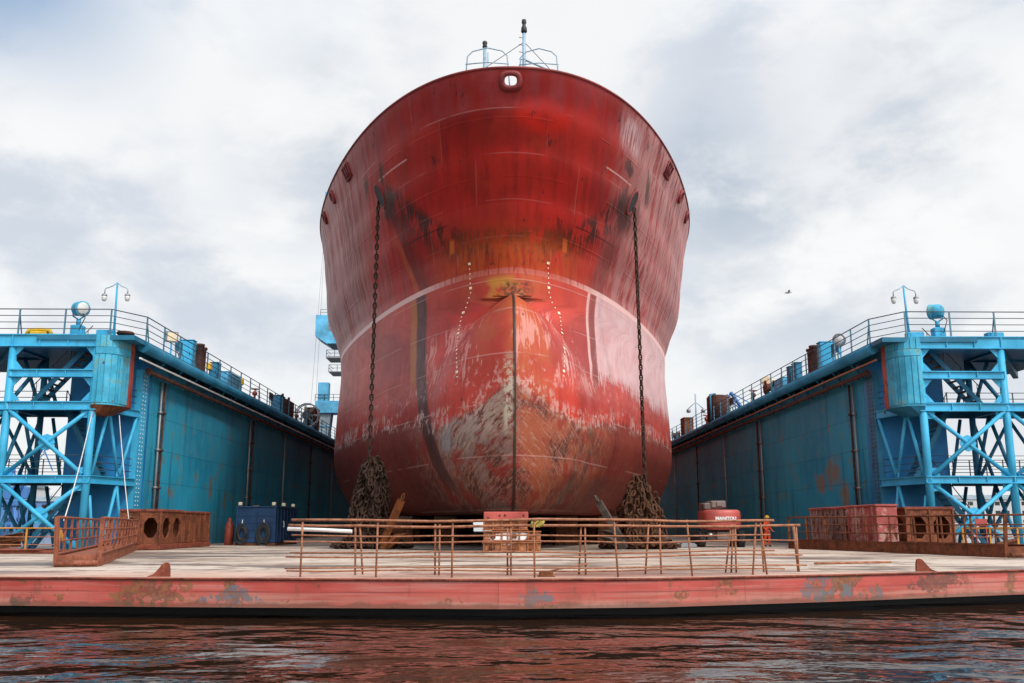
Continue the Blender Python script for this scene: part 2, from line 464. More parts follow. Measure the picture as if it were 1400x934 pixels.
def hull_material():
    m, t = newmat('ship_hull_paint')
    P = t.obj(); x, y, z = t.sep(P)
    uvn = t.N.new('ShaderNodeUVMap'); uvn.uv_map = 'girth'
    u, v, _ = t.sep(uvn.outputs[0]); ax = t.m('ABSOLUTE', x); au = t.m('ABSOLUTE', u)
    def U(su, sv, off=0): return t.comb(t.add(t.mul(u, su), off), t.mul(v, sv), off)
    big = t.noise(U(.14,.14,3), 1., 5, .55); mid = t.noise(U(.6,.6,9), 1., 6, .6); fine = t.noise(U(3,3,1), 1., 6, .65)
    st = t.noise(U(1.5,.16,5), 1., 8, .65); stf = t.noise(U(4.5,.6,7), 1., 9, .7); sth = t.noise(U(.22,1.6,2), 1., 5, .6)
    dg = t.N.new('ShaderNodeVectorRotate'); dg.rotation_type = 'Z_AXIS'; t.L.new(U(1,1), dg.inputs[0]); dg.inputs['Angle'].default_value = R(32)
    diag = t.noise(t.map(dg.outputs[0], (4.2,.6,1)), 1., 9, .72)
    dg2 = t.N.new('ShaderNodeVectorRotate'); dg2.rotation_type = 'Z_AXIS'; t.L.new(U(1,1), dg2.inputs[0]); dg2.inputs['Angle'].default_value = R(-58)
    diag2 = t.noise(t.map(dg2.outputs[0], (.8,4.,1), (4,2,0)), 1., 9, .75)
    # ---- topsides
    up = t.mix(t.step(big, .38, .62), (.21,.010,.008), (.39,.018,.013))
    cell = t.white(t.comb(t.m('FLOOR', t.m('DIVIDE', t.add(u, t.mul(t.m('FLOOR', t.m('DIVIDE', z, 2.05)), 2.3)), 6.2)), t.m('FLOOR', t.m('DIVIDE', z, 2.05)), 1.))
    up = t.mix(t.mul(t.step(t.add(t.mul(st, .6), t.mul(mid, .4)), .46, .60), .5), up, (.13,.010,.008))
    up = t.mix(t.mul(cell, .28), up, (.40,.040,.028))
    up = t.mix(t.mul(t.step(mid, .52, .72), .45), up, (.43,.036,.016))
    blot = t.step(t.add(t.m('POWER', t.m('DIVIDE', t.sub(x, 1.5), 1.7), 2.), t.m('POWER', t.m('DIVIDE', t.sub(z, 22.3), .95), 2.)), 1.15, .25)
    up = t.mix(t.mul(blot, t.step(mid, .3, .55)), up, (.46,.016,.008))
    band = t.mul(t.step(z, 22.2, 22.9), t.step(t.add(t.mul(mid, .5), t.mul(st, .5)), .40, .62))
    up = t.mix(t.mul(band, .6), up, (.27,.045,.055))
    chalk_sheen = t.mul(t.mixf(t.step(u, -1, 1), t.step(au, 9, 23), t.step(au, 5.5, 13)), t.step(t.add(t.mul(diag, .45), t.mul(st, .55)), .41, .54))
    up = t.mix(t.mul(chalk_sheen, .75), up, (.50,.24,.22))  # chalky paint and sky sheen on the flanks, both put into the colour
    wch = t.mul(t.near(u, 9.0, .9, 1.4), t.near(z, 23.1, .55, .9), t.step(stf, .38, .6))
    up = t.mix(wch, up, (.62,.42,.42))
    # dents and scuffs: short dark marks, the dents' shading put into the colour
    scf = t.mul(t.step(t.noise(U(.9,.35,13), 1., 9, .75), .60, .63), t.step(z, 16, 18))
    up = t.mix(t.mul(scf, .75), up, (.045,.012,.012))
    # chafed arc where the anchors drag, dripping rust
    zc = t.curve(x, [(-9,20.6),(-7.,20.2),(-5.9,19.2),(-4.5,18.0),(-3.2,17.1),(0,16.75),(3.2,17.2),(4.6,18.1),(6.,19.3),(7.,20.1),(9,20.6)], -9, 9, 15, 22)
    dz_ = t.sub(z, zc)
    drip = t.mul(t.step(dz_, .8, .2), t.step(dz_, -1.5, -.3), t.step(t.add(t.mul(stf, .6), t.mul(mid, .4)), .46, .485), t.step(ax, 8.4, 7.2))
    drip = t.mul(drip, t.step(t.noise(U(.55,.3,31), 1., 6, .65), .38, .43))
    up = t.mix(t.mul(drip, .88), up, (.032,.014,.010))
    org = t.mul(t.step(t.add(z, t.mul(t.sub(stf, .5), 2.)), 18.2, 16.2), t.step(ax, 6.0, 2.))
    up = t.mix(t.mul(org, t.step(stf, .34, .58), .7), up, (.46,.075,.012))
    up = t.mix(t.mul(org, t.step(fine, .56, .66), .6), up, (.07,.02,.01))
    up = t.mix(t.mul(t.near(z, 17.9, .028), t.near(ax, 5.0, 1.3, .2), .8), up, (.03,.01,.008))
    for cx in (-3.39, 3.03):
        k = t.mul(t.near(x, cx, .12), t.near(z, 16.85, .28))
        up = t.mix(t.mul(k, .75), up, (.55,.12,.025))
    # weld seams with pale strips
    for zz, wdt, s in ((22.55,.03,.25),(20.6,.025,.16),(18.6,.025,.14),(16.9,.02,.1)):
        ln = t.mul(t.near(z, zz, wdt), t.step(t.noise(U(.35,.0,zz), 1., 3), .42, .55))
        up = t.mix(t.mul(ln, s), up, (.62,.30,.28))
    vs = t.m('PINGPONG', t.add(u, t.mul(t.m('FLOOR', t.m('DIVIDE', z, 2.05)), 2.3)), 3.1)
    vln = t.mul(t.step(vs, .06, .02), t.step(ax, 1.5, 2.))
    up = t.mix(t.mul(vln, t.step(mid, .42, .6), .2), up, (.50,.22,.21))
    for cx, cz, lu in ((-9.6,21.6,1.9),(8.3,21.1,1.7)):
        k = t.mul(t.near(z, cz, .035), t.near(u, cx, lu, .1), t.step(stf, .36, .5))
        up = t.mix(t.mul(k, .7), up, (.68,.40,.36))
    # rubbed-bare marks round the hawse pipes
    for cx, cz, rx, rz in ((-8.9,21.9,.16,.5),(-7.7,21.9,.2,.45),(6.9,21.7,.32,.3),(8.5,21.6,.16,.8),(-7.35,20.3,.3,.7),(6.75,19.9,.4,.9)):
        e = t.add(t.m('POWER', t.m('DIVIDE', t.sub(x, cx), rx), 2.), t.m('POWER', t.m('DIVIDE', t.sub(z, cz), rz), 2.))
        k = t.step(t.add(e, t.mul(t.sub(stf, .5), 9.)), 1.3, .8)
        up = t.mix(t.mul(k, .75), up, (.05,.028,.024))
    # run-off stains from the hawse pipes, and a wide dark band beside the left one
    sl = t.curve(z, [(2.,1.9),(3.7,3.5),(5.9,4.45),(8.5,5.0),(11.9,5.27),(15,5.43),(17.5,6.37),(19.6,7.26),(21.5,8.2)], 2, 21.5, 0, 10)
    sr = t.curve(z, [(2,3.5),(9.4,4.84),(11.3,4.9),(14.7,5.07),(16.6,5.73),(18.9,6.88),(20.2,7.4),(21.5,8.)], 2, 21.5, 0, 10)
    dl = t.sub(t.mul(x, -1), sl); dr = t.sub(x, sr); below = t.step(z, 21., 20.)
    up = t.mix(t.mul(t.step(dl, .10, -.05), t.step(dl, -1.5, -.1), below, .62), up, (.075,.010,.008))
    up = t.mix(t.mul(t.near(dl, .18, .12), below, t.step(z, 19.5, 17.), .5), up, (.42,.10,.02))
    up = t.mix(t.mul(t.near(dr, -.1, .35, 1.2), below, t.step(stf, .3, .6), .7), up, (.13,.03,.022))
    # ---- bottom paint
    lo = t.mix(t.step(big, .38, .62), (.27,.021,.014), (.48,.045,.027))
    lo = t.mix(t.mul(t.step(t.add(t.mul(st, .6), t.mul(mid, .4)), .45, .62), .5), lo, (.19,.018,.012))
    lo = t.mix(t.mul(cell, .25), lo, (.50,.075,.05))
    lo = t.mix(t.mul(t.step(z, 13.2, 14.6), t.step(ax, 9, 3), .6), lo, (.40,.035,.018))
    lo = t.mix(t.mul(t.near(u, 1.0, 1.0, 1.), t.step(z, 5.5, 9.), t.step(t.add(t.mul(mid, .6), t.mul(stf, .4)), .36, .58), .7), lo, (.42,.10,.028))
    lo = t.mix(t.mul(t.near(u, -1.2, 1.3, 1.), t.step(z, 8., 12.), t.step(mid, .35, .6), .6), lo, (.36,.09,.03))
    pk = t.mul(t.step(t.add(t.mul(stf, .45), t.mul(t.noise(U(.42,.30,17), 1., 5, .6), .55)), .53, .545), t.near(z, 10.2, 1.6, .5), t.step(au, 13., 9.5))
    lo = t.mix(t.mul(pk, .75), lo, (.52,.22,.18))
    lo = t.mix(t.mul(t.near(u, 4.2, .5, .9), t.step(stf, .48, .6), t.step(z, 8, 9.5), t.step(z, 13.2, 12.3), .7), lo, (.58,.40,.38))
    # pale primer field to starboard
    edge = t.add(z, t.mul(t.sub(t.add(t.mul(stf, .6), t.mul(mid, .4)), .5), 7.))
    prim = t.mul(t.step(dr, .10, .2), t.step(edge, 9.2, 10.1), t.step(x, 13.9, 13.6))
    lo = t.mix(t.mul(prim, .88), lo, t.mix(t.step(mid, .3, .7), (.50,.28,.28), (.60,.41,.40)))
    lo = t.mix(t.mul(prim, t.step(stf, .5, .62), .35), lo, (.45,.12,.11))
    # dark run-off stripes
    lo = t.mix(t.mul(t.near(dl, .52, .2, .5), t.step(z, 8.5, 10), .7), lo, (.36,.12,.02))
    lo = t.mix(t.mul(t.near(dr, -.06, .16, .4), t.step(z, 8., 9.5), .55), lo, (.12,.05,.045))
    lo = t.mix(t.mul(t.near(dr, -.38, .08, .4), t.step(z, 9., 10.), .7), lo, (.62,.42,.40))
    # scuffed light-load line: white drips, then scraped grey, pink and brown below it
    zl = t.add(t.curve(au, [(0,8.5),(1.2,7.6),(3,6.8),(6,6.5),(10,7.1),(20,7.3),(40,7.4)], 0, 40, 0, 10), t.mul(t.sub(t.add(t.mul(stf, .5), t.mul(mid, .5)), .5), 2.4))
    dd = t.sub(z, zl)
    scr = t.step(dd, .15, -.25)
    DG = t.N.new('ShaderNodeVectorRotate'); DG.rotation_type = 'Z_AXIS'; t.L.new(t.comb(t.add(au, t.mul(t.step(u, -.05, .05), 40.)), v, 0.), DG.inputs[0]); DG.inputs['Angle'].default_value = R(38)
    chip = t.noise(t.map(DG.outputs[0], (.9,3.4,1), (3,1,0)), 1., 12, .76); chip2 = t.noise(t.map(DG.outputs[0], (4.6,1.3,1), (9,4,0)), 1., 12, .78); patch = t.noise(U(.45,.45,81), 1., 7, .62)
    sk = t.mix(t.step(patch, .42, .56), (.075,.020,.013), (.21,.035,.022))
    sk = t.mix(t.mul(t.step(chip, .50, .54), .7), sk, (.26,.08,.05))
    sk = t.mix(t.mul(t.step(chip2, .54, .565), .8), sk, (.045,.026,.02))
    sk = t.mix(t.mul(t.near(diag, .5, .014, .6), .55), sk, (.34,.17,.13))
    sk = t.mix(t.mul(t.near(diag2, .49, .012, .6), .55), sk, (.03,.015,.012))
    sk = t.mix(t.mul(t.step(t.add(t.mul(patch, .5), t.mul(chip, .5)), .48, .53), t.step(u, .6, -.4), t.step(u, -6.5, -3.5), .7), sk, (.165,.13,.115))
    sk = t.mix(t.mul(t.step(t.add(t.mul(patch, .6), t.mul(chip2, .4)), .47, .54), t.step(u, -.4, .6), .7), sk, (.30,.075,.03))
    sk = t.mix(t.mul(t.step(t.noise(t.map(DG.outputs[0], (1.6,7.,1), (5,8,0)), 1., 10, .75), .545, .565), .5), sk, (.36,.20,.155))
    sk = t.mix(t.mul(t.step(mid, .54, .60), .7), sk, (.22,.020,.014))
    sk = t.mix(t.mul(t.near(u, -3.2, 2.3, .6), t.near(dd, -.9, .7, .8), t.step(t.add(t.mul(chip, .6), t.mul(diag, .4)), .47, .51), .7), sk, (.34,.25,.20))
    sk = t.mix(t.mul(t.near(u, -5.6, 1.2, .6), t.near(z, 6., .8, .5), t.step(mid, .4, .55), .8), sk, (.22,.23,.25))
    sk = t.mix(t.mul(t.near(u, 6.6, .8, .6), t.near(z, 6.3, .5, .6), t.step(fine, .4, .6), .85), sk, (.065,.055,.03))
    side = t.step(au, 6.5, 13.)
    sk = t.mix(t.mul(side, .75), sk, (.17,.018,.011))
    lo = t.mix(scr, lo, sk)
    lo = t.mix(t.mul(t.near(dl, 0, .30, .35), t.step(z, 2.5, 4), .93), lo, t.mix(t.step(stf, .4, .6), (.045,.014,.013), (.085,.03,.027)))
    wd = t.mul(t.near(dd, .1, .42, .8), t.step(t.add(t.mul(stf, .5), t.mul(fine, .5)), .49, .515), t.step(t.noise(U(.33,.3,23), 1., 6, .6), .45, .50))
    lo = t.mix(t.mul(wd, t.mixf(t.step(u, -4, -6.5), .5, .85)), lo, (.55,.36,.31))
    wl2 = t.mul(t.near(z, 8.6, .5, .9), t.step(t.noise(U(2.6,2.0,41), 1., 6, .7), .56, .61))
    lo = t.mix(t.mul(wl2, .4), lo, (.58,.36,.33))
    hs = t.mul(t.near(t.m('PINGPONG', t.add(z, .4), 1.25), .0, .035), t.step(sth, .45, .55))
    lo = t.mix(t.mul(hs, .3), lo, (.55,.30,.26))
    lo = t.mix(t.mul(t.near(ax, 0, .07, .6), t.step(z, 14, 13.2)), lo, (.04,.022,.016))
    lo = t.mix(t.mul(t.near(u, -.32, .2, .8), t.near(z, 7.6, 1.6, .5), t.step(fine, .42, .55), .8), lo, (.42,.36,.27))
    # bulb-top rust
    lo = t.mix(t.mul(t.near(z, 14.2, .5, .5), t.near(x, -.35, .9, .4), t.step(mid, .38, .55)), lo, (.42,.17,.03))
    lo = t.mix(t.mul(t.near(z, 13.9, .5, .5), t.near(x, .3, .7, .6), t.step(fine, .42, .58), .9), lo, (.05,.022,.015))
    # ---- put together round the painted waterline
    c = t.mix(t.step(t.add(z, t.mul(t.sub(fine, .5), .03)), 14.92, 14.96), lo, up)
    wl = t.mul(t.near(z, 15.10, .15, .15), t.mixf(t.step(ax, 3.5, 5.5), t.step(stf, .35, .55), t.step(fine, .22, .36)))
    wc = t.mix(t.step(ax, 2.5, 6.), (.46,.12,.09), (.72,.44,.40))
    c = t.mix(t.mul(wl, .92), c, wc)
    pit = t.step(t.voro(U(.55,.55,3), 1.), .055, .03)
    c = t.mix(t.mul(pit, .7), c, (.05,.015,.012))
    pl = t.noise(U(.55,.28,51), 1., 3, .5)
    fr = t.mul(t.m('PINGPONG', u, .45), t.step(t.noise(U(.12,.2,61), 1., 3), .42, .6))
    hb = t.add(t.add(t.mul(pl, 1.5), t.mul(fr, .35)), t.add(t.mul(fine, .08), t.mul(t.m('MAXIMUM', vln, hs), .25)))
    rg = t.add(t.mixf(mid, .40, .56), t.mul(scr, .15))
    t.out(c, rg, hb, .45, .10, spec=.22)
    return m
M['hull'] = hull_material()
M['trim'] = paint('hull_trim_red', (.20,.02,.018), .22, .5, .5)

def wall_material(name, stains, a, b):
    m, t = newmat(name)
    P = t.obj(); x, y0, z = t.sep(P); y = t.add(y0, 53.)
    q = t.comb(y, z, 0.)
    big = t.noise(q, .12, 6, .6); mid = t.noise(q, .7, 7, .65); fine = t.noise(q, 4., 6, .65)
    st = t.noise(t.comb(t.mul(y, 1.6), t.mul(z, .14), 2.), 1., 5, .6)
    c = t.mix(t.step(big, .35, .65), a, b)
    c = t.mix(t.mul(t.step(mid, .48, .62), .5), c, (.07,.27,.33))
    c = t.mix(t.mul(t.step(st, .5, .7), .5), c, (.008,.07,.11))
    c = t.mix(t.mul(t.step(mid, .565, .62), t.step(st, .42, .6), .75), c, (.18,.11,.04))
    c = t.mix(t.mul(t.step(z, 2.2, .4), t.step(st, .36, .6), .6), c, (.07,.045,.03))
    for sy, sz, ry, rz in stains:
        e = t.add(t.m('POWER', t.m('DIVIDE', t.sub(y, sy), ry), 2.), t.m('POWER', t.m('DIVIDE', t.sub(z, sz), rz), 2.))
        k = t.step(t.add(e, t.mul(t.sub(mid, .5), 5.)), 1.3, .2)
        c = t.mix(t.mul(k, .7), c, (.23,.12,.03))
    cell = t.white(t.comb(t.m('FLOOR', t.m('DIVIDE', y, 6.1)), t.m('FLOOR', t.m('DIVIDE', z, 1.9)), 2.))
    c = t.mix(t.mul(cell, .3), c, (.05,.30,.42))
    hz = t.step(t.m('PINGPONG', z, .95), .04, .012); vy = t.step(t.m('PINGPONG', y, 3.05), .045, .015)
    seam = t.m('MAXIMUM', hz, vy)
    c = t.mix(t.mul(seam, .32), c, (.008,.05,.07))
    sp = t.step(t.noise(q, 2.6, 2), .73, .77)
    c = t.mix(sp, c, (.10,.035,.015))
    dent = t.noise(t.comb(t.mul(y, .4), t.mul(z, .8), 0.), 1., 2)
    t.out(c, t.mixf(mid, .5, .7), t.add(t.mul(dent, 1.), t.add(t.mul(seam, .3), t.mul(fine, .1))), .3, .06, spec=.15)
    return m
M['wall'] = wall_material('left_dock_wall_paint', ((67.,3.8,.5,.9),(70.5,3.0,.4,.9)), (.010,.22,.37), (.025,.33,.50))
M['wall_shade'] = wall_material('right_dock_wall_shaded_paint', ((60.5,4.6,1.3,1.1),(58.6,3.2,.9,.9),(63.,4.,.9,.7)), (.010,.21,.35), (.022,.30,.46))  # darker copy of the left wall's blue, its shade put into the colour

def deck_material():
    m, t = newmat('worn_deck_plating')
    P = t.obj(); x, y, z = t.sep(P)
    n1 = t.noise(P, .22, 7, .6); n2 = t.noise(P, .9, 6, .65); n3 = t.noise(P, 6., 5, .65)
    nx = t.noise(t.map(P, (.10,.30,1)), 1., 6, .62)
    c = t.mix(t.step(n1, .33, .62), (.31,.225,.165), (.51,.415,.335))
    c = t.mix(t.mul(t.step(nx, .505, .57), .85), c, (.10,.066,.05))
    c = t.mix(t.mul(t.step(n2, .545, .61), .8), c, (.17,.10,.07))
    c = t.mix(t.mul(t.step(n2, .42, .30), .7), c, (.62,.54,.46))
    edge = t.step(t.add(y, t.mul(t.sub(n2, .5), 5)), 29.5, 25.)
    c = t.mix(t.mul(edge, .5), c, (.50,.24,.17))
    seam = t.m('MAXIMUM', t.step(t.m('PINGPONG', x, 1.5), .03, .01), t.step(t.m('PINGPONG', y, 3.), .03, .01))
    c = t.mix(t.mul(seam, t.step(n2, .4, .6), .4), c, (.2,.13,.1))
    wet = t.step(nx, .52, .66)
    t.out(c, t.mixf(wet, .65, .28), t.add(n3, t.mul(seam, .5)), .15, .01)
    return m
M['deck'] = deck_material()

def side_material():
    m, t = newmat('salmon_red_plating')
    P = t.obj(); x, y, z = t.sep(P)
    q = t.comb(x, t.mul(y, .2), z)
    big = t.noise(t.comb(t.mul(x, .35), 0., t.mul(z, 1.2)), 1., 5, .6); mid = t.noise(q, 1.6, 6, .65); fine = t.noise(q, 7., 6, .65)
    hor = t.noise(t.comb(t.mul(x, .25), 0., t.mul(z, 7.)), 1., 5, .6); st = t.noise(t.comb(t.mul(x, 3.2), 0., t.mul(z, .5)), 1., 4, .6)
    c = t.mix(t.step(big, .35, .65), (.35,.042,.030), (.48,.078,.060))
    c = t.mix(t.mul(t.step(hor, .48, .66), .55), c, (.50,.21,.17))
    c = t.mix(t.mul(t.step(z, -.22, -.62), .55, t.step(hor, .32, .6)), c, (.42,.22,.16))
    c = t.mix(t.mul(t.step(st, .55, .72), .55), c, (.30,.085,.055))
    rsp = t.mul(t.step(t.noise(q, 1.25, 7, .65), .585, .615), t.step(fine, .34, .5))
    c = t.mix(t.mul(rsp, .85), c, t.mix(t.step(fine, .42, .6), (.07,.03,.016), (.27,.11,.035)))
    for px, rx, pz, rz, k in ((-8.6,.75,-.35,.42,1),(-6.7,.5,-.5,.25,0),(-9.3,.35,-.55,.2,1),(.9,.35,-.5,.24,0),(8.6,.5,-.35,.3,0),(9.6,.55,-.3,.4,1),(10.,.7,-.5,.2,0),(12.6,.85,-.32,.2,2),(15.2,.25,-.2,.4,1),(-12.2,.3,-.6,.2,2)):
        e = t.add(t.m('POWER', t.m('DIVIDE', t.sub(x, px), rx), 2.), t.m('POWER', t.m('DIVIDE', t.sub(z, pz), rz), 2.))
        f = t.step(t.add(e, t.add(t.mul(t.sub(mid, .5), 11.), t.mul(t.sub(fine, .5), 5.))), 1.0, .75)
        cc = ((.085,.13,.16), (.24,.10,.035), (.085,.04,.025))[k]
        c = t.mix(t.mul(f, .78), c, t.mix(t.step(t.add(t.mul(fine, .5), t.mul(mid, .5)), .42, .56), cc, ((.20,.085,.05), (.09,.04,.022), (.20,.07,.045))[k]))
    run = t.mul(t.step(t.noise(t.comb(t.mul(x, 1.9), 3., t.mul(z, .35)), 1., 6, .6), .57, .62), t.step(t.add(z, t.mul(t.sub(fine, .5), .5)), -.75, -.1), t.step(fine, .36, .5))
    c = t.mix(t.mul(run, .6), c, (.17,.06,.03))
    wet_ = t.step(t.add(z, t.mul(t.sub(mid, .5), .35)), -.56, -.66)
    c = t.mix(t.mul(wet_, .55), c, (.07,.055,.03))
    vsm = t.step(t.m('PINGPONG', x, 1.6), .022, .006)
    c = t.mix(t.mul(vsm, t.step(mid, .4, .55), .6), c, (.20,.045,.03))
    ln = t.mul(t.near(z, -.34, .014), t.step(hor, .35, .5))
    c = t.mix(t.mul(ln, .6), c, (.13,.03,.025))
    c = t.mix(t.step(z, -.035, -.005), c, (.13,.04,.03))
    dent = t.noise(t.comb(t.mul(x, .7), 0., t.mul(z, .8)), 1., 3)
    t.out(c, t.mixf(mid, .4, .62), t.add(t.mul(dent, .8), t.mul(fine, .15)), .3, .05)
    return m
M['side'] = side_material()

def water_material():
    m, t = newmat('harbour_water')
    P = t.obj()
    a = t.noise(t.map(P, (.8,1.15,1), rot=(0,0,.18)), .85, 2, .5, .4)
    b = t.noise(t.map(P, (.8,1.2,1), rot=(0,0,-.3)), 2.5, 2, .55, .3)
    c = t.noise(t.map(P, (1.,1.3,1), rot=(0,0,.5)), 6.5, 2, .5)
    e = t.noise(t.map(P, (.7,1.1,1), rot=(0,0,.1)), .42, 2, .5, .3); calm = t.step(t.noise(t.map(P, (1,1,1), (5,3,0)), .11, 3), .38, .62)
    h = t.mul(t.add(t.add(t.add(t.mul(a, .85), t.mul(e, 1.9)), t.mul(b, .20)), t.mul(c, .02)), t.mixf(calm, .55, 1.15))
    n = t.noise(P, .15, 3)
    t.out(t.mix(n, (.024,.010,.005), (.040,.017,.008)), .04, h, 1., .15, spec=.5)
    return m
M['water'] = water_material()
# ------------------------------------------------------------------ the ship
SHIP = (.7, 50., 0.)
SROT = .011
ship = thing('cargo_ship', SHIP, 'huge red cargo ship with a rusty bulbous bow standing in the dock', 'ship', rz=SROT)
SO = Vector((0, 50, 0))                 # the ship is modelled with its stem plane at local y = 0
def spt(x, z, off=0.):
    """point on the ship's shell, pushed out by off; returns point, outward normal (in unrotated ship axes)"""
    s = -1 if x < 0 else 1
    y = hull_y(x, z); e = .05
    zt = min(z, RAIL-.12)
    if abs(x) < .35:
        n = Vector((0, -1, 0)); y2 = tip(zt+.1)-tip(zt)
        n = Vector((0, -1, -y2/.1)).normalized() if z > 15 else n
    else:
        dyx = (hull_y(abs(x)+e, zt)-hull_y(abs(x)-e, zt))/(2*e)
        dyz = (hull_y(x, zt+e)-hull_y(x, zt-e))/(2*e)
        n = Vector((s*dyx, -1, dyz)).normalized()
    return Vector((x, y, z))+n*off, n
def world_of(p):
    q = Vector((p[0], p[1]-50, p[2])); c, s = math.cos(SROT), math.sin(SROT)
    return Vector((SHIP[0]+c*q.x-s*q.y, SHIP[1]+s*q.x+c*q.y, q.z))

RING_Z = 23.72
def build_hull():
    zs = [KEEL+.001, 1.99, 2.06, 2.16, 2.3, 2.47, 2.68, 2.9]
    z = 3.2
    while z < 12.4: zs.append(z); z += .3
    while z < 14.4: zs.append(z); z += .1
    while z < 15.2: zs.append(z); z += .2
    while z < 22.8: zs.append(z); z += .25
    while z < RAIL-.02: zs.append(z); z += .07
    zs.append(RAIL)
    NS = 230; ts = [(i/NS)**2.2 for i in range(NS+1)]
    L = 155.
    # distance aft: fine near the stem, long steps in the parallel body
    ys = [34*t_ for t_ in ts]+[40, 50, 70, 100, 150]
    verts = []; uv = []
    n1 = len(ys); W = 2*n1-1
    for z in zs:
        y0 = tip(z); row = []; g = 0; px = 0; py = y0
        for d in ys:
            y = y0+d; x = half(z, y)
            g += math.hypot(x-px, y-py); px, py = x, y
            row.append((x, y, z, g))
        for x, y, z_, g in row[:0:-1]: verts.append((-x, y-50, z_)); uv.append((-g, z_))
        for x, y, z_, g in row: verts.append((x, y-50, z_)); uv.append((g, z_))
    faces = []
    for i in range(len(zs)-1):
        for j in range(W-1):
            f = (i*W+j, i*W+j+1, (i+1)*W+j+1, (i+1)*W+j)
            cx = sum(verts[k][0] for k in f)/4; cz = sum(verts[k][2] for k in f)/4
            if ((cx+.2)/.36)**2+((cz-RING_Z)/.27)**2 < 1 and verts[f[0]][1] < 2: continue
            faces.append(f)
    # flat bottom and forecastle deck
    for j in range(n1-1):
        a, b = n1-1+j, n1-1-j
        faces.append((a, b, b-1, a+1) if j else (a, b-1, a+1))
    me = bpy.data.meshes.new('hull')
    me.from_pydata(verts, [], faces)
    ul = me.uv_layers.new(name='girth')
    lv = np.zeros(len(me.loops), dtype=np.int32); me.loops.foreach_get('vertex_index', lv)
    ul.data.foreach_set('uv', np.array(uv)[lv].astype(np.float32).ravel())
    me.polygons.foreach_set('use_smooth', [True]*len(faces)); me.update()
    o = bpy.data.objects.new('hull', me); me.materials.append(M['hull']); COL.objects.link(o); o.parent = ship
    return o
hull = build_hull()
# forecastle deck a little below the rail, inside the bulwark
mb = MB(); zz = 22.35; pts = []
for i in range(40):
    y = tip(22.35)+.6+ (i/39)**1.5*150
    pts.append((max(.02, half(22.35, y-.35)-.1), y))
vs = [(x, y, zz) for x, y in pts]+[(-x, y, zz) for x, y in pts]
mb.add(vs, [(i, i+1, 40+i+1, 40+i) for i in range(39)])
part('forecastle_deck', mb, M['rust_red'], ship, org=SO)
# rail capping the bulwark
mb = MB(); path = []
for s in (-1, 1):
    seg = []
    for i in range(60):
        y = tip(RAIL)+34*(i/59)**1.9
        seg.append((s*half(RAIL, y), y, RAIL+.02))
    path = path+(seg[::-1] if s < 0 else seg[1:])
mb.tube(path, .075, 6); part('bulwark_rail', mb, M['trim'], ship, org=SO)
# bow ring in the bulwark
mb = MB(); rc = Vector((-.2, tip(RING_Z)-.02, RING_Z))
ax = Vector((0, -1, -.42)).normalized()
sx, sz = Vector((1,0,0)), Vector((1,0,0)).cross(ax)
if sz.z < 0: sz = -sz
vs = []; NN = 28; prof = [(a_*.78, b_*.78, c_*.8) for a_, b_, c_ in [(.50,.36,-.28),(.40,.30,-.02),(.43,.33,.09),(.56,.46,.15),(.70,.60,.11),(.80,.72,-.06)]]
for rx, rz, h in prof:
    for k in range(NN):
        a = 2*math.pi*k/NN; ca, sa = math.cos(a), math.sin(a)
        q = .72
        vs.append(rc+sx*(rx*math.copysign(abs(ca)**q, ca))+sz*(rz*math.copysign(abs(sa)**q, sa))+ax*h)
mb.add(vs, [(i*NN+k, i*NN+(k+1)%NN, (i+1)*NN+(k+1)%NN, (i+1)*NN+k) for i in range(len(prof)-1) for k in range(NN)], True)
part('bow_ring', mb, M['trim'], ship, 'thick rusty ring round the rope hole at the bow', org=SO)
# hawse pipes: dark mouths with a rim
HAWSE = [(-7.9, 20.9), (7.36, 20.4)]
for hx, hz in HAWSE:
    p, n = spt(hx, hz, 0); s = 1 if hx > 0 else -1
    up_ = (spt(hx+s*.25, hz+.6)[0]-spt(hx-s*.25, hz-.6)[0]).normalized(); sd_ = up_.cross(n).normalized()
    mb = MB(); vs = []; NN = 24
    for rx, rz, h in ((.50,.84,.0),(.47,.80,.06),(.40,.70,.07),(.36,.64,.04)):
        for k in range(NN):
            a = 2*math.pi*k/NN
            vs.append(p+sd_*rx*math.cos(a)+up_*rz*math.sin(a)+n*h)
    mb.add(vs, [(i*NN+k, i*NN+(k+1)%NN, (i+1)*NN+(k+1)%NN, (i+1)*NN+k) for i in range(3) for k in range(NN)], True)
    hp = part('hawse_pipe', mb, M['trim'], ship, org=SO)
    mb = MB(); mb.add([p+sd_*.37*math.cos(2*math.pi*k/NN)+up_*.66*math.sin(2*math.pi*k/NN)+n*.045 for k in range(NN)], [tuple(range(NN))])
    o = part('hawse_mouth', mb, M['black'], hp, org=SO)
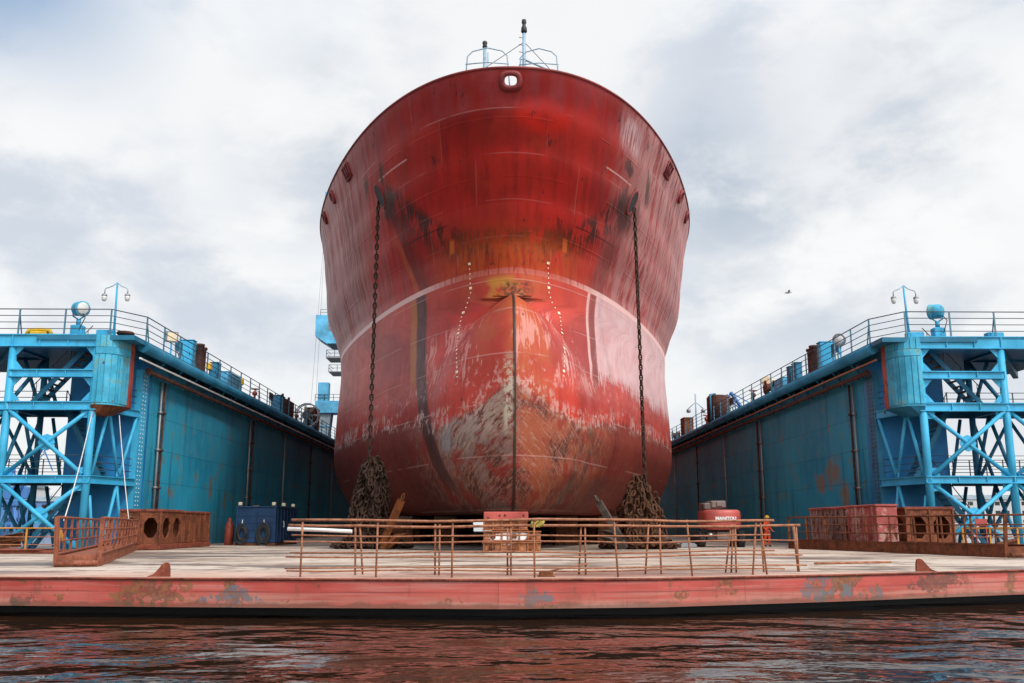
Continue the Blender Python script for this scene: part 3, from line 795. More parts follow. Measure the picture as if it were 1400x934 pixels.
# barred rope ports and round fairleads in the bulwark
for hx, hz in ((-10.4, 23.55), (10.17, 23.6)):
    p, n = spt(hx, hz); u_ = (spt(hx+.3, hz)[0]-spt(hx-.3, hz)[0]).normalized(); v_ = n.cross(u_).normalized()
    if v_.z < 0: v_ = -v_
    mb = MB(); mb.slab([p+u_*a+v_*b+n*.03 for a, b in ((-.62,-.42),(.62,-.42),(.62,.42),(-.62,.42))], .03)
    o = part('rope_port', mb, M['black'], ship, org=SO)
    mb = MB()
    q = [p+u_*a+v_*b+n*.06 for a, b in ((-.62,-.42),(.62,-.42),(.62,.42),(-.62,.42))]
    mb.tube(q, .07, 6, closed=True)
    for a in (-.2, .22): mb.tube([p+u_*a-v_*.42+n*.06, p+u_*a+v_*.42+n*.06], .06, 6)
    part('port_frame', mb, M['trim'], o, org=SO)
for hx, hz in ((-12.1,23.6),(11.95,23.65),(-13.4,23.6),(13.3,23.7)):
    p, n = spt(hx, hz)
    mb = MB(); mb.lathe(p, [(.50,-.02),(.48,.13),(.36,.16),(.27,.07)], 18, n)
    o = part('fairlead', mb, M['trim'], ship, org=SO)
    mb = MB(); a_ = n.orthogonal().normalized(); b_ = n.cross(a_)
    mb.add([p+(a_*math.cos(k*.349)+b_*math.sin(k*.349))*.3+n*.075 for k in range(18)], [tuple(range(18))])
    part('fairlead_mouth', mb, M['black'], o, org=SO)
# draught marks: small white dashes following the shell, port and starboard
for pts_ in ([(15.6,-2.37),(14.16,-2.28),(13.2,-2.6),(12.96,-2.77),(11.9,-2.95),(10.9,-2.98),(8.75,-2.87)],
             [(15.6,2.04),(14.1,2.1),(13.5,2.3),(12.99,2.73),(11.9,2.78),(10.7,2.7),(8.3,2.5)]):
    tab = sorted(pts_); z = 15.75; k = 0
    while z > 8.6:
        xx = np.interp(z, [a for a, _ in tab], [b for _, b in tab])
        p, n = spt(float(xx), z, .015); u_ = (spt(float(xx)+.1, z, .015)[0]-spt(float(xx)-.1, z, .015)[0]).normalized(); v_ = n.cross(u_)
        wd, ww = (.075, .04) if k % 5 else (.14, .10)
        mb = MB(); mb.slab([p+u_*a+v_*b for a, b in ((-ww,-wd*.5),(ww,-wd*.5),(ww,wd*.5),(-ww,wd*.5))], .012)
        part('draught_mark', mb, M['cream'], ship, org=SO)
        z -= .27; k += 1
# forward mast, small signal post, two guard rails on the forecastle
fy = 46.2
def fpt(x, y): return Vector((x, y, 22.35))
mb = MB(); mb.tube([(.55,fy,22.35),(.55,fy,27.9)], [.12,.08], 10); mast = part('mast', mb, M['mast'], ship, org=SO)
mb = MB(); mb.lathe((.55,fy,27.25), [(.09,0),(.17,.1),(.15,.32),(.09,.45),(.10,.55),(.13,.62),(.12,.78),(0,.85)], 12); part('mast_light', mb, M['black'], mast, org=SO)
mb = MB(); mb.tube([(.6,fy,26.7),(3.1,fy+.6,24.2)], .018, 5); mb.tube([(.5,fy,26.7),(-4.2,fy+1.4,24.)], .018, 5)
part('stay_wire', mb, M['darkrail'], mast, org=SO)
mb = MB(); mb.tube([(.6,fy,25.7),(2.05,fy-.2,24.95)], .05, 6); mb.tube([(.55,fy,25.15),(2.05,fy-.2,24.95)], .035, 6); mb.cbox(1.9,2.15,fy-.32,fy-.1,24.8,25.0)
part('boom_arm', mb, M['mast'], mast, org=SO)
mb = MB()
for k in range(9): mb.tube([(.55,fy,23.6+k*.42),(.28,fy,23.66+k*.42)], .02, 5)
part('mast_step', mb, M['darkrail'], mast, org=SO)
mb = MB(); mb.tube([(-1.55,fy,22.35),(-1.55,fy,26.6)], .09, 10); mb.tube([(-1.38,fy,22.35),(-1.38,fy,26.1)], .03, 6); sp = part('signal_post', mb, M['mast'], ship, org=SO)
mb = MB(); mb.lathe((-1.55,fy,26.35), [(.09,0),(.14,.08),(.10,.18),(.14,.28),(.12,.38),(0,.42)], 12); part('post_light', mb, M['black'], sp, org=SO)
for xa, xb in ((-2.55,-.28),(.28,2.35)):
    mb = MB(); yb = fy-.3; h0, h1 = 24.35, 25.75
    sgn = -1 if xa < -1 else 1
    dz1 = .0
    q = [(xa-.12,yb,22.9),(xa+.08,yb,25.7),(xa+.36,yb,26.0),((xa+xb)/2,yb-.1,26.16),(xb-.36,yb,26.05),(xb-.08,yb,25.78),(xb+.14,yb,22.9)]
    mb.tube(q, .035, 6)
    for zz in (24.75, 25.3):
        mb.tube([(xa-.06+(zz-24.6)*.05,yb,zz-.05),((xa+xb)/2,yb-.1,zz+.03),(xb+.06-(zz-24.6)*.06,yb,zz)], .03, 6)
    part('guard_rail', mb, M['mast'], ship, org=SO)

# ------------------------------------------------------------------ anchor chains
def link_mesh(L=.42, W=.25, r=.043, n=14, k=6, stud=True):
    mb = MB(); pts = []
    for i in range(n):
        a = 2*math.pi*i/n; ca, sa = math.cos(a), math.sin(a)
        pts.append(((W/2-r)*math.copysign(abs(ca)**.75, ca), 0, (L/2-r)*math.copysign(abs(sa)**.75, sa)))
    mb.tube(pts, r, k, closed=True)
    if stud: mb.tube([(-W/2+r,0,0),(W/2-r,0,0)], r*.7, 5)
    return mb
def hang_chain(hx, hz, z_end, label, dxb):
    p, n = spt(hx, hz, .1); top = world_of(p+Vector((0,-.15,-.35)))
    end = Vector((top.x+dxb, top.y-.35, z_end))
    root = thing('anchor_chain', (end.x, end.y, end.z), label, 'chain', 'anchor chains hanging from the bow')
    me = link_mesh(.44, .27, .05).mesh('link'); me.materials.append(M['chain'])
    L = (top-end).length; N = int(L/.30); d = (top-end)/N
    for i in range(N):
        o = bpy.data.objects.new('link', me); COL.objects.link(o); o.parent = root
        f = (i+.5)/N
        sag = Vector((0, .0, 0))
        c = end+d*(i+.5)-root.location
        o.location = c
        q = (top-end).normalized().to_track_quat('Z', 'Y') @ Matrix.Rotation((math.pi/2 if i % 2 else 0)+.25*math.sin(i*.21)+.1, 4, 'Z').to_quaternion()
        o.rotation_euler = q.to_euler()
    return end
endL = hang_chain(*HAWSE[0], 4.75, 'long studded anchor chain hanging from the left hawse pipe onto the tall dark pile', -.05)
endR = hang_chain(*HAWSE[1], 3.5, 'long studded anchor chain hanging from the right hawse pipe onto the orange rusty pile', .15)

def chain_heap(c, prof, foot, n_str, m, label, seed):
    rnd = random.Random(seed)
    mb = MB(); base = link_mesh(.44, .27, .052, 10, 5, False)
    bv = np.array(base.v)
    def put(p, d, roll, s=1.):
        q = Vector(d).to_track_quat('Z', 'Y') @ Matrix.Rotation(roll, 4, 'Z').to_quaternion()
        Rm = np.array(q.to_matrix())
        mb.add((bv*s)@Rm.T+np.array(p), base.f, True)
    # strands laid down over the cone
    top = prof[0][1]; rad = [rnd.uniform(.72,1.12) for _ in range(n_str)]
    for s in range(n_str):
        a = 2*math.pi*s/n_str+rnd.uniform(-.1,.1)
        z = top-rnd.random()**2*1.9; i = 0; wob = rnd.uniform(.1,.5); lo = rnd.uniform(.05,.3)
        while z > lo:
            r = np.interp(top-z, [top-h for _, h in prof], [q for q, _ in prof])*(1+.16*math.sin(z*2.1+s*1.7)+.16*math.sin(3*a+seed+z))*rad[s]
            a2 = a+wob*math.sin(z*1.7+s)
            p = (c[0]+r*math.cos(a2), c[1]+r*math.sin(a2), z)
            put(p, (math.cos(a2)*.35+rnd.uniform(-.6,.6), math.sin(a2)*.35+rnd.uniform(-.6,.6), -1), (math.pi/2 if i % 2 else 0)+rnd.uniform(-.5,.5), 1.25)
            z -= .33; i += 1
    # links lying round the foot
    for k in range(foot[1]):
        a = rnd.uniform(0, 2*math.pi); q = rnd.random()**.6; r = prof[-1][0]*.5+(foot[0]-prof[-1][0]*.5)*q
        z = .06+max(.15, (1-q))*1.1*rnd.random()
        put((c[0]+r*math.cos(a)*1.1, c[1]+r*math.sin(a)*.7, z+.05), (rnd.uniform(-1,1), rnd.uniform(-1,1), rnd.uniform(-.3,.3)), rnd.uniform(0,3), 1.2)
    # solid core so that no light passes through
    mb.lathe((c[0], c[1], .01), [(0.01,prof[0][1]*.96)]+[(r*.58, h*.94) for r, h in prof]+[(prof[-1][0]*.8,0)], 14)
    return solo('chain_pile', mb, m, label, 'chain pile', 'heaps of anchor chain on the dock floor')
chain_heap((endL.x+.15, endL.y+.35, 0), [(.25,5.0),(.58,4.6),(.78,3.6),(.9,2.6),(1.0,1.4),(1.05,.2)], (2.1,170), 30, M['chain'], 'tall dark heap of anchor chain under the left side of the bow', 3)
chain_heap((endR.x-.35, endR.y+.25, 0), [(.25,3.9),(.6,3.4),(.85,2.6),(1.1,1.7),(1.25,.9),(1.3,.2)], (2.0,170), 30, M['chain_or'], 'broad orange rusty heap of anchor chain under the right side of the bow', 5)

def anchor(base, shank_dir, fl_dir, m, label):
    """stockless anchor: shank, crown and two pointed flukes; base = crown on the floor"""
    root = thing('anchor', base, label, 'anchor', 'anchors lying by the chain heaps')
    b = Vector(base); s = Vector(shank_dir).normalized(); f = Vector(fl_dir).normalized(); side = s.cross(f).normalized(); f = side.cross(s)
    mb = MB(); e = b+s*2.6
    mb.bar(b, e, .42, .34, up=f)
    part('shank', mb, m, root)
    mb = MB(); ring = [e+s*(.18+.2*math.sin(k*math.pi/6))+side*(.2*math.cos(k*math.pi/6)) for k in range(12)]
    mb.tube(ring, .05, 6, closed=True); part('shackle', mb, m, root)
    mb = MB(); mb.bar(b-side*.75, b+side*.75, .42, .42, up=f); part('crown', mb, m, root)
    for q in (-1, 1):
        mb = MB(); o = b+side*(q*.6); tip_ = o+s*1.15+f*.95+side*q*.1
        mb.add([o+side*.2, o-side*.2, o+f*.28+side*.16, o+f*.28-side*.16, o+s*.75+f*.35+side*.3, o+s*.75+f*.35-side*.3, o+s*.65+f*.68, tip_],
               [(0,1,3,2),(0,4,5,1),(4,7,5),(2,3,6),(0,2,6,4),(1,5,6,3),(4,6,7),(5,7,6)])
        part('fluke', mb, m, root)
M['anchor'] = rusty('anchor_iron', (.03,.022,.018), (.08,.06,.05), (.16,.11,.08), 2.5)
M['anchor_or'] = rusty('orange_anchor', (.10,.03,.01), (.26,.075,.02), (.36,.13,.04), 2)
anchor((endR.x-1.4, endR.y-.7, .35), (-.55,-.1,.9), (-.75,.2,-.1), M['anchor'], 'dark grey anchor leaning left against the orange chain heap')
anchor((endL.x+.9, endL.y-.5, .30), (.42,-.05,.95), (.7,.3,-.1), M['anchor_or'], 'orange rusty anchor leaning right out of the dark chain heap')
# ------------------------------------------------------------------ the dock floor, water, far shore
CX = .6                                     # centre line of the dock
front = [(-30,28.2),(-18,25.6),(-8,24.45),(0,23.75),(4,24.2),(9,25.9),(16,28.7),(22,31.2),(30,34.5)]
pont = thing('dock_pontoon', (0, 0, 0), 'low salmon red pontoon with rust patches along the water, carrying the whole dock', 'pontoon')
mb = MB()
poly = front+[(30,206),(-30,206)]
n = len(poly)
mb.add([(x,y,0) for x,y in poly], [tuple(range(n))])
part('deck_plating', mb, M['deck'], pont)
mb = MB()
for (x0,y0),(x1,y1) in zip(front, front[1:]):
    mb.add([(x0,y0,-.72),(x1,y1,-.72),(x1,y1,-.0),(x0,y0,-.0)], [(0,1,2,3)])
    mb.add([(x0,y0,-.72),(x1,y1,-.72),(x1,y1+1.4,-.74),(x0,y0+1.4,-.74)], [(0,3,2,1)])
for x in (-30,30):
    y0 = 28.2 if x < 0 else 34.5
    mb.add([(x,y0,-.72),(x,206,-.72),(x,206,0),(x,y0,0)], [(0,1,2,3)])
part('side_plating', mb, M['side'], pont)
mb = MB(); mb.tube([(x,y-.02,-.03) for x,y in front], .035, 6); part('edge_bar', mb, M['rust_red'], pont)
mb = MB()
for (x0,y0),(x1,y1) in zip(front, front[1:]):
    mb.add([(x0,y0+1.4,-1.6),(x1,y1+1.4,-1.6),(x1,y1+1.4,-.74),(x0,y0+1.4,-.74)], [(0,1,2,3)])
part('underside', mb, M['black'], pont)  # black colour stands in for the shadow under the overhang
for px, py in ((-8.6,24.85),(12.1,27.35)):
    mb = MB()
    sg = 1 if px < 0 else -1
    prof = [(-.42*sg,0),(-.24*sg,.07),(-.12*sg,.2),(-.02*sg,.33),(.06*sg,.36),(.13*sg,.33),(.16*sg,.2),(.17*sg,0)]
    vs = [(px+a,py-.05,b) for a,b in prof]+[(px+a,py+.05,b) for a,b in prof]; k = len(prof)
    mb.add(vs, [tuple(range(k)), tuple(range(2*k-1,k-1,-1))]+[(i,(i+1)%k,k+(i+1)%k,k+i) for i in range(k)])
    part('lug', mb, M['rust_red'], pont)
mb = MB(); mb.cbox(1.05,1.4,24.65,24.9,.0,.14,.02); mb.cbox(1.0,1.45,24.6,24.95,0,.03,.01)
solo('deck_fitting', mb, M['rust'], 'small dark rusty box on the edge of the deck below the middle railing', 'deck fitting')

mb = MB(); mb.add([(-2500,-60,-1.0),(2500,-60,-1.0),(2500,3000,-1.0),(-2500,3000,-1.0)], [(0,1,2,3)])
struct('water', mb, M['water'])

# ------------------------------------------------------------------ wing walls
def rail_run(root, path, z, h, nr, step, mp, mr, pr=.035, rr=.022, toe=False, brace=0):
    """posts and rails along a path (list of x,y) as parts 'post' and 'rail'"""
    P = [Vector((x,y,0)) for x,y in path]
    for k in range(nr):
        mb = MB(); zz = z+h*(k+1)/nr
        mb.tube([(p.x,p.y,zz) for p in P], rr*1.35 if k == nr-1 else rr, 6)
        part('rail', mb, mr, root)
    cnt = 0
    for a, b in zip(P, P[1:]):
        L = (b-a).length; N = max(1, round(L/step))
        for i in range(N+(1 if (b-P[-1]).length < .01 else 0)):
            p = a.lerp(b, i/N); mb = MB()
            mb.bar((p.x,p.y,z), (p.x,p.y,z+h+.02), pr*2, pr*1.2, up=(0,1,0))
            if brace and cnt % brace == brace-1: mb.bar((p.x+.0,p.y+.42,z), (p.x,p.y+.02,z+h*.8), pr*1.3, pr*1.3)
            part('post', mb, mp, root); cnt += 1
ZT = 11.2                                    # wing-top walkway
def wing(s, label, lab_rail):
    X = lambda x: CX+s*x
    root = thing('wing_wall', (X(22.9), 53, 0), label, 'dock wall', 'wing walls of the floating dock')
    x0, x1 = 20.9, 24.9
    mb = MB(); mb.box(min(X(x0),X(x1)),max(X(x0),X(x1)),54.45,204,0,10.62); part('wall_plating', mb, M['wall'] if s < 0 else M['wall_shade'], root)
    mb = MB(); mb.box(min(X(x0+.012),X(x1+.01)),max(X(x0+.012),X(x1+.01)),53.0,54.44,0,10.62); part('end_plating', mb, M['end_blue'], root)
    # riveted corner strip
    mb = MB(); mb.box(min(X(x0-.02),X(x0+.35)),max(X(x0-.02),X(x0+.35)),52.98,54.0,0,10.0); cs = part('corner_strip', mb, M['tower'] if s < 0 else M['tower_dim'], root)  # right strip takes the dimmer blue, its shade put into the colour
    mb = MB()
    for k in range(40):
        for yy in (53.25, 53.62):
            mb.lathe((X(x0-.022), yy, .5+k*.235), [(.045,0),(.035,.02),(0,.025)], 6, (-s,0,0))
    part('rivets', mb, M['white'] if s < 0 else M['black'], cs)
    # walkway slab overhanging inwards, with its rounded edge beam
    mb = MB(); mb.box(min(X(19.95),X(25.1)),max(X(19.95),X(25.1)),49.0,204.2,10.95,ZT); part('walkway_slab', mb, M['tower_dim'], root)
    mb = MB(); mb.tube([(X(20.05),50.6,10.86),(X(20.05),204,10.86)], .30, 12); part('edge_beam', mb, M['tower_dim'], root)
    mb = MB(); mb.tube([(X(20.2),50.6,10.25),(X(20.2),200,10.25)], .055, 8); part('service_pipe', mb, M['white'] if s < 0 else M['rail_rust'], root)
    mb = MB(); mb.tube([(X(20.42),52.7,9.82),(X(20.42),200,9.82)], .13, 10); mb.lathe((X(20.42),52.55,9.82), [(.2,0),(.2,.14),(.13,.16)], 12, (0,1,0))
    part('rusty_pipe', mb, M['rust_pipe'], root)
    y = 54.2
    while y < 150:
        mb = MB(); mb.bar((X(20.55),y,10.62),(X(20.55),y,9.65),.10,.16); mb.bar((X(20.9),y,9.72),(X(20.1),y,10.6),.08,.08)
        part('bracket', mb, M['tower_dim'], root); y += 3.05
    for k, yy in enumerate((55.7,56.25,76.,77.,88.5,101.,114.)):
        mb = MB(); mb.tube([(X(20.72),yy,.0),(X(20.72),yy,9.7)], .07 if yy < 60 else .08, 8)
        for zz in (1.2,3.4,5.6,7.8): mb.tube([(X(20.72),yy,zz),(X(20.72),yy,zz+.12)], .15, 8)
        part('down_pipe', mb, M['grey'] if k % 2 == 0 else M['rust_pipe'], root)
    r = thing('walkway_railing', (X(20.2), 49, ZT), lab_rail, 'railing', 'railings along the wing tops')
    rail_run(r, [(X(31.),49.06),(X(21.3),49.06),(X(20.1),51.0),(X(20.1),172)], ZT, 1.42, 4, 2.75, M['bluerail'], M['darkrail'], .04, .022, brace=3)
    return root
wing(-1, 'bright blue left wall of the floating dock with a white pipe under its walkway', 'long dark railing on top of the left blue dock wall')
wing(1, 'shaded blue right wall of the floating dock with an ochre rust stain', 'long dark railing on top of the right blue dock wall')

# ------------------------------------------------------------------ stair towers on the wing ends
def tower(s, label):
    X = lambda x: CX+s*x
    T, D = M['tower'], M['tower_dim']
    root = thing('stair_tower', (X(24.), 50.9, 0), label, 'tower', 'steel stair towers at the dock entrance')
    xi, xo, yf, yb = 21.95, 26.4, 49.25, 52.9
    L1, L2 = 3.83, 7.65
    for x in (xi, xo, 30.6):
        mb = MB(); mb.tube([(X(x),yf,0),(X(x),yf,10.6)], .2, 12); part('column', mb, T, root)
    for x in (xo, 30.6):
        mb = MB(); mb.tube([(X(x),yb,0),(X(x),yb,10.9)], .17, 10); part('column', mb, D, root)
    def beam(p, q, w, h, m=T, name='beam'):
        mb = MB(); mb.ibeam(p, q, w, h); part(name, mb, m, root)
    # front beams with vertical stiffener plates
    for z, h, xa, xb in ((10.93,.68,21.75,31.5),(9.17,.42,xi,xo),(L2-.2,.46,xi-.25,31),(L1-.2,.4,xi-.2,31)):
        mb = MB(); mb.bar((X(xa),yf-.12,z),(X(xb),yf-.12,z),.05,h-.08); mb.bar((X(xa),yf-.06,z+h/2-.03),(X(xb),yf-.06,z+h/2-.03),.36,.05); mb.bar((X(xa),yf-.06,z-h/2+.03),(X(xb),yf-.06,z-h/2+.03),.36,.05)
        for x in (xi+.05, xi+1.5, xi+3.0, xo): mb.box(min(X(x-.025),X(x+.025)),max(X(x-.025),X(x+.025)),yf-.22,yf-.1,z-h/2+.04,z+h/2-.04)
        part('beam', mb, T, root)
    # side beams back to the wing corner
    for z in (L2-.2, L1-.2):
        beam((X(xi-.1),yf,z),(X(20.95),52.95,z),.25,.42)
        beam((X(xo),yf,z),(X(xo),yb,z),.2,.36,D)
        beam((X(24.9),yb,z),(X(31),yb,z),.2,.36,D)
    beam((X(xo),yf,10.7),(X(xo),yb,10.7),.2,.4,D); beam((X(xo),yb,10.7),(X(31),yb,10.7),.2,.4,D)
    # platforms
    for z, xe in ((L2,31),(L1,31)):
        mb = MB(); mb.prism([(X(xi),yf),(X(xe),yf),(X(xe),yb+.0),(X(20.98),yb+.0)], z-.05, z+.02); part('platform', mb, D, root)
    # corner haunches
    for x, dx in ((xi,1),(xo,-1)):
        for z, dz in ((10.6,-1),(9.4,1),(8.95,-1),(7.72,1)):
            mb = MB(); a = X(x+dx*.18)
            vs = [(a,yf-.03,z),(X(x+dx*.62),yf-.03,z),(a,yf-.03,z+dz*.5)]
            mb.slab(vs, .05); part('haunch', mb, T, root)
    # front X braces with round gussets
    for z0, z1 in ((.15,L1-.42),(L1+.05,L2-.45)):
        for k in (0,1):
            mb = MB(); xa, xb = (xi+.2, xo-.2) if k else (xo-.2, xi+.2)
            mb.bar((X(xa),yf-.04-.09*k,z0),(X(xb),yf-.04-.09*k,z1),.12,.24,up=(0,1,0)) if 0 else mb.tube([(X(xa),yf-.02-.1*k,z0),(X(xb),yf-.02-.1*k,z1)], .115, 8)
            part('brace', mb, T, root)
        mb = MB(); mb.lathe((X((xi+xo)/2),yf+.0,(z0+z1)/2), [(.44,0),(.44,.05)], 8, (0,-1,0)); part('gusset', mb, T, root)
        for xx in (xi+.3, xo-.3):
            for zz in (z0+.12, z1-.12):
                mb = MB(); mb.box(min(X(xx-.28),X(xx+.28)),max(X(xx-.28),X(xx+.28)),yf-.03,yf+.02,zz-.25,zz+.25); part('gusset', mb, T, root)
        mb = MB(); mb.tube([(X(xo+.2),yf,z1),(X(30.4),yf,z0)], .115, 8); part('brace', mb, T, root)
        mb = MB(); mb.tube([(X(xo+.2),yf-.1,z0),(X(30.4),yf-.1,z1)], .115, 8); part('brace', mb, T, root)
        # inner side: W of light struts
        P = lambda f, z: (X(xi-.1+(20.95-xi+.1)*f), yf+(52.9-yf)*f, z)
        zs = [(0.05,z0,.30,z1),(.34,z1,.62,z0+.1),(.66,z0+.1,.97,z1)] if z0 > 1 else [(.05,z1-.6,.2,z0),(.40,z0,.62,z1),(.62,z1,.86,z0)]
        for fa, za, fb, zb in zs:
            mb = MB(); mb.tube([P(fa,za),P(fb,zb)], .09, 8); part('strut', mb, T, root)
        mb = MB(); mb.bar(P(.64,z0+.0 if z0 > 1 else z1-.3), P(.64,z0+.45 if z0 > 1 else z1+.1), .4, .06, up=(1,0,0)); part('gusset', mb, T, root)
        # back and outer planes
        for a, b in (((X(xo),yf,z0),(X(xo),(yf+yb)/2,z1)),((X(xo),(yf+yb)/2,z1),(X(xo),yb,z0)),((X(25.),yb,z0),(X((xo+25)/2),yb,z1)),((X(xo),yb,z1),(X((xo+25)/2+1.6),yb,z0)),((X(xo+.1),yb,z0),(X(28.5),yb,z1)),((X(28.5),yb,z1),(X(30.5),yb,z0))):
            mb = MB(); mb.tube([a,b], .10, 8); part('brace', mb, D, root)
    for a, b in (((X(xo),yf+.2,7.7),(X(xo),yb,10.6)),((X(xo-.9),yb,7.7),(X(xo+.1),yb,10.6)),((X(xo+1.2),yb,10.6),(X(xo+.1),yb,7.7))):
        mb = MB(); mb.tube([a,b], .11, 8); part('brace', mb, D, root)
    # outer cantilever under the top deck
    mb = MB(); mb.prism([(X(21.),yf),(X(31.5),yf),(X(31.5),yb+5.),(X(21.),yb+5.)], 10.62, 10.94); part('top_deck', mb, D, root)
    mb = MB(); mb.bar((X(xo),yf,10.5),(X(31.4),yb+4,10.4),.3,.4); part('beam', mb, D, root)
    # stairs, three flights
    def flight(xa, za, xb, zb, y0, y1):
        mb = MB()
        for yy in (y0, y1): mb.bar((X(xa),yy,za),(X(xb),yy,zb),.05,.26)
        fl = part('stair_stringers', mb, D, root)
        N = int((zb-za)/.27)
        mb = MB()
        for i in range(1, N):
            f = i/N; x = xa+(xb-xa)*f; z = za+(zb-za)*f
            mb.box(min(X(x-.14),X(x+.14)),max(X(x-.14),X(x+.14)),y0+.03,y1-.03,z-.02,z+.02)
        part('stair_treads', mb, M['rail_rust'] if za > 7 else D, fl)
        mb = MB()
        for yy in (y0,):
            mb.tube([(X(xa),yy,za+.95),(X(xb),yy,zb+.95)], .025, 6)
            for f in (.08,.35,.65,.92): mb.tube([(X(xa+(xb-xa)*f),yy,za+(zb-za)*f),(X(xa+(xb-xa)*f),yy,za+(zb-za)*f+.95)], .022, 6)
        part('handrail', mb, M['darkrail'], fl)
    flight(25.9, 7.7, 22.9, 11.1, 50.6, 51.6)
    flight(22.2, 3.87, 24.3, 7.6, 51.3, 52.2)
    flight(25.6, .05, 22.9, 3.8, 50.8, 51.7)
    # railings on the platforms
    for z in (L1+.02, L2+.02):
        for zz in (.35,.7,1.05):
            mb = MB(); mb.tube([(X(21.3),52.2,z+zz),(X(21.0),52.8,z+zz)] if 0 else [(X(xi-.05),yf+.3,z+zz),(X(21.),52.6,z+zz)], .022, 6); part('rail', mb, M['darkrail'], root)
            mb = MB(); mb.tube([(X(24.9),yb-.1,z+zz),(X(30.9),yb-.1,z+zz)], .022, 6); part('rail', mb, M['darkrail'], root)
            mb = MB(); mb.tube([(X(xi+.3),yf+.25,z+zz),(X(30.9),yf+.25,z+zz)], .018, 6)
            if z < 5 : part('rail', mb, M['darkrail'], root)
        for k in range(7):
            mb = MB(); xx = 25.+k*.95; mb.bar((X(xx),yb-.1,z),(X(xx),yb-.1,z+1.06),.05,.04); part('post', mb, M['darkrail'], root)
    # curved fender casing at the inner corner, planked
    arc = [(21.95,49.0),(21.7,48.96),(21.4,48.99),(21.12,49.1),(20.9,49.34),(20.76,49.7),(20.66,50.6)]
    mb = MB(); N = len(arc)
    ring = [(X(a),b) for a,b in arc]+[(X(21.95),50.6)]
    mb.prism(ring, 7.5, 11.22); cz = part('casing', mb, M['casing'], root, 'curved blue fender casing with peeling boards')
    mb = MB()
    for i in range(len(arc)-1):
        (xa,ya),(xb,yb2) = arc[i],arc[i+1]
        L = math.hypot(xb-xa,yb2-ya); M_ = max(1, round(L/.24))
        nx, ny = (yb2-ya)/L, -(xb-xa)/L
        if nx*(-1)+ny*(-1) < 0: nx, ny = -nx, -ny
        for j in range(M_):
            f0, f1 = (j+.06)/M_, (j+.94)/M_
            q = [(xa+(xb-xa)*f0, ya+(yb2-ya)*f0),(xa+(xb-xa)*f1, ya+(yb2-ya)*f1)]
            t_ = .035+random.uniform(0,.02)
            pl = [(X(q[0][0]),q[0][1]),(X(q[1][0]),q[1][1]),(X(q[1][0]+nx*t_),q[1][1]+ny*t_),(X(q[0][0]+nx*t_),q[0][1]+ny*t_)]
            mb.prism(pl, 7.62, 10.18+random.uniform(-.02,.02)); mb.prism(pl, 10.58, 11.2)
    part('boards', mb, M['casing'], cz)
    mb = MB()
    off = [(a-.05, b-.05) for a, b in arc]
    for z0, z1 in ((10.2,10.56),):
        ring = [(X(a),b) for a,b in off]+[(X(a+.08),b+.08) for a,b in arc[::-1]]
        mb.prism(ring, z0, z1)
    part('band', mb, M['casing'], cz)
    mb = MB(); mb.prism([(X(20.54),50.4),(X(20.54),50.72),(X(20.9),50.72),(X(20.9),50.4)], 7.45, 11.25); part('edge_plate', mb, M['valve'], cz)
    # tapered underside of the casing
    a1 = [(X(21.97),48.95),(X(21.2),49.),(X(20.55),49.7),(X(20.45),50.6),(X(21.97),50.6)]
    a0 = [(X(21.97),49.2),(X(21.8),49.2),(X(21.6),49.6),(X(21.6),50.6),(X(21.97),50.6)]
    mb = MB(); mb.add([(x,y,7.48) for x,y in a1]+[(x,y,7.0) for x,y in a0], [(0,1,2,3,4),(9,8,7,6,5)]+[(i,(i+1)%5,5+(i+1)%5,5+i) for i in range(5)]); part('casing_bracket', mb, M['rust'] if s < 0 else D, cz)
tower(-1, 'blue steel stair tower beside the left dock wall, with white ropes hanging down it')
tower(1, 'blue steel stair tower beside the right dock wall, behind the brown gangway')
# ------------------------------------------------------------------ fittings on the towers and wing tops
def twin_lamp(x, y, s, label):
    r = thing('twin_lamp_post', (x, y, ZT), label, 'lamp post', 'twin lamp posts on the dock towers')
    mb = MB(); mb.tube([(x,y,ZT),(x+.12*s,y,ZT+3.05)], [.075,.05], 8); mb.cbox(x-.2,x+.2,y-.2,y+.2,ZT,ZT+.12); part('post', mb, M['tower'], r)
    for k in (-1, 1):
        tx = x+.12*s; lx = tx+.62*k; ang = 0
        mb = MB(); mb.tube([(tx,y,ZT+3.05),(tx+.25*k,y-.02,ZT+2.85),(lx-.05*k,y-.06,ZT+2.72),(lx,y-.06,ZT+2.62),(lx,y-.06,ZT+2.42)], .03, 6); part('arm', mb, M['mast'], r)
        z = ZT+2.02 if k*s > 0 else ZT+2.12
        z = ZT+2.05
        mb = MB(); mb.lathe((lx,y-.06,z), [(.05,.38),(.12,.34),(.15,.27),(.15,.24)], 12); sh = part('lamp_shade', mb, M['grey'], r)
        mb = MB(); mb.lathe((lx,y-.06,z), [(0,-.06),(.08,-.04),(.125,.05),(.14,.15),(.135,.25)], 12); part('lamp_globe', mb, M['glass'], sh)
twin_lamp(CX-21.35, 49.7, -.3, 'twin lamp post on top of the left blue tower')
twin_lamp(CX+21.75, 49.7, -.9, 'twin lamp post on top of the right blue tower')
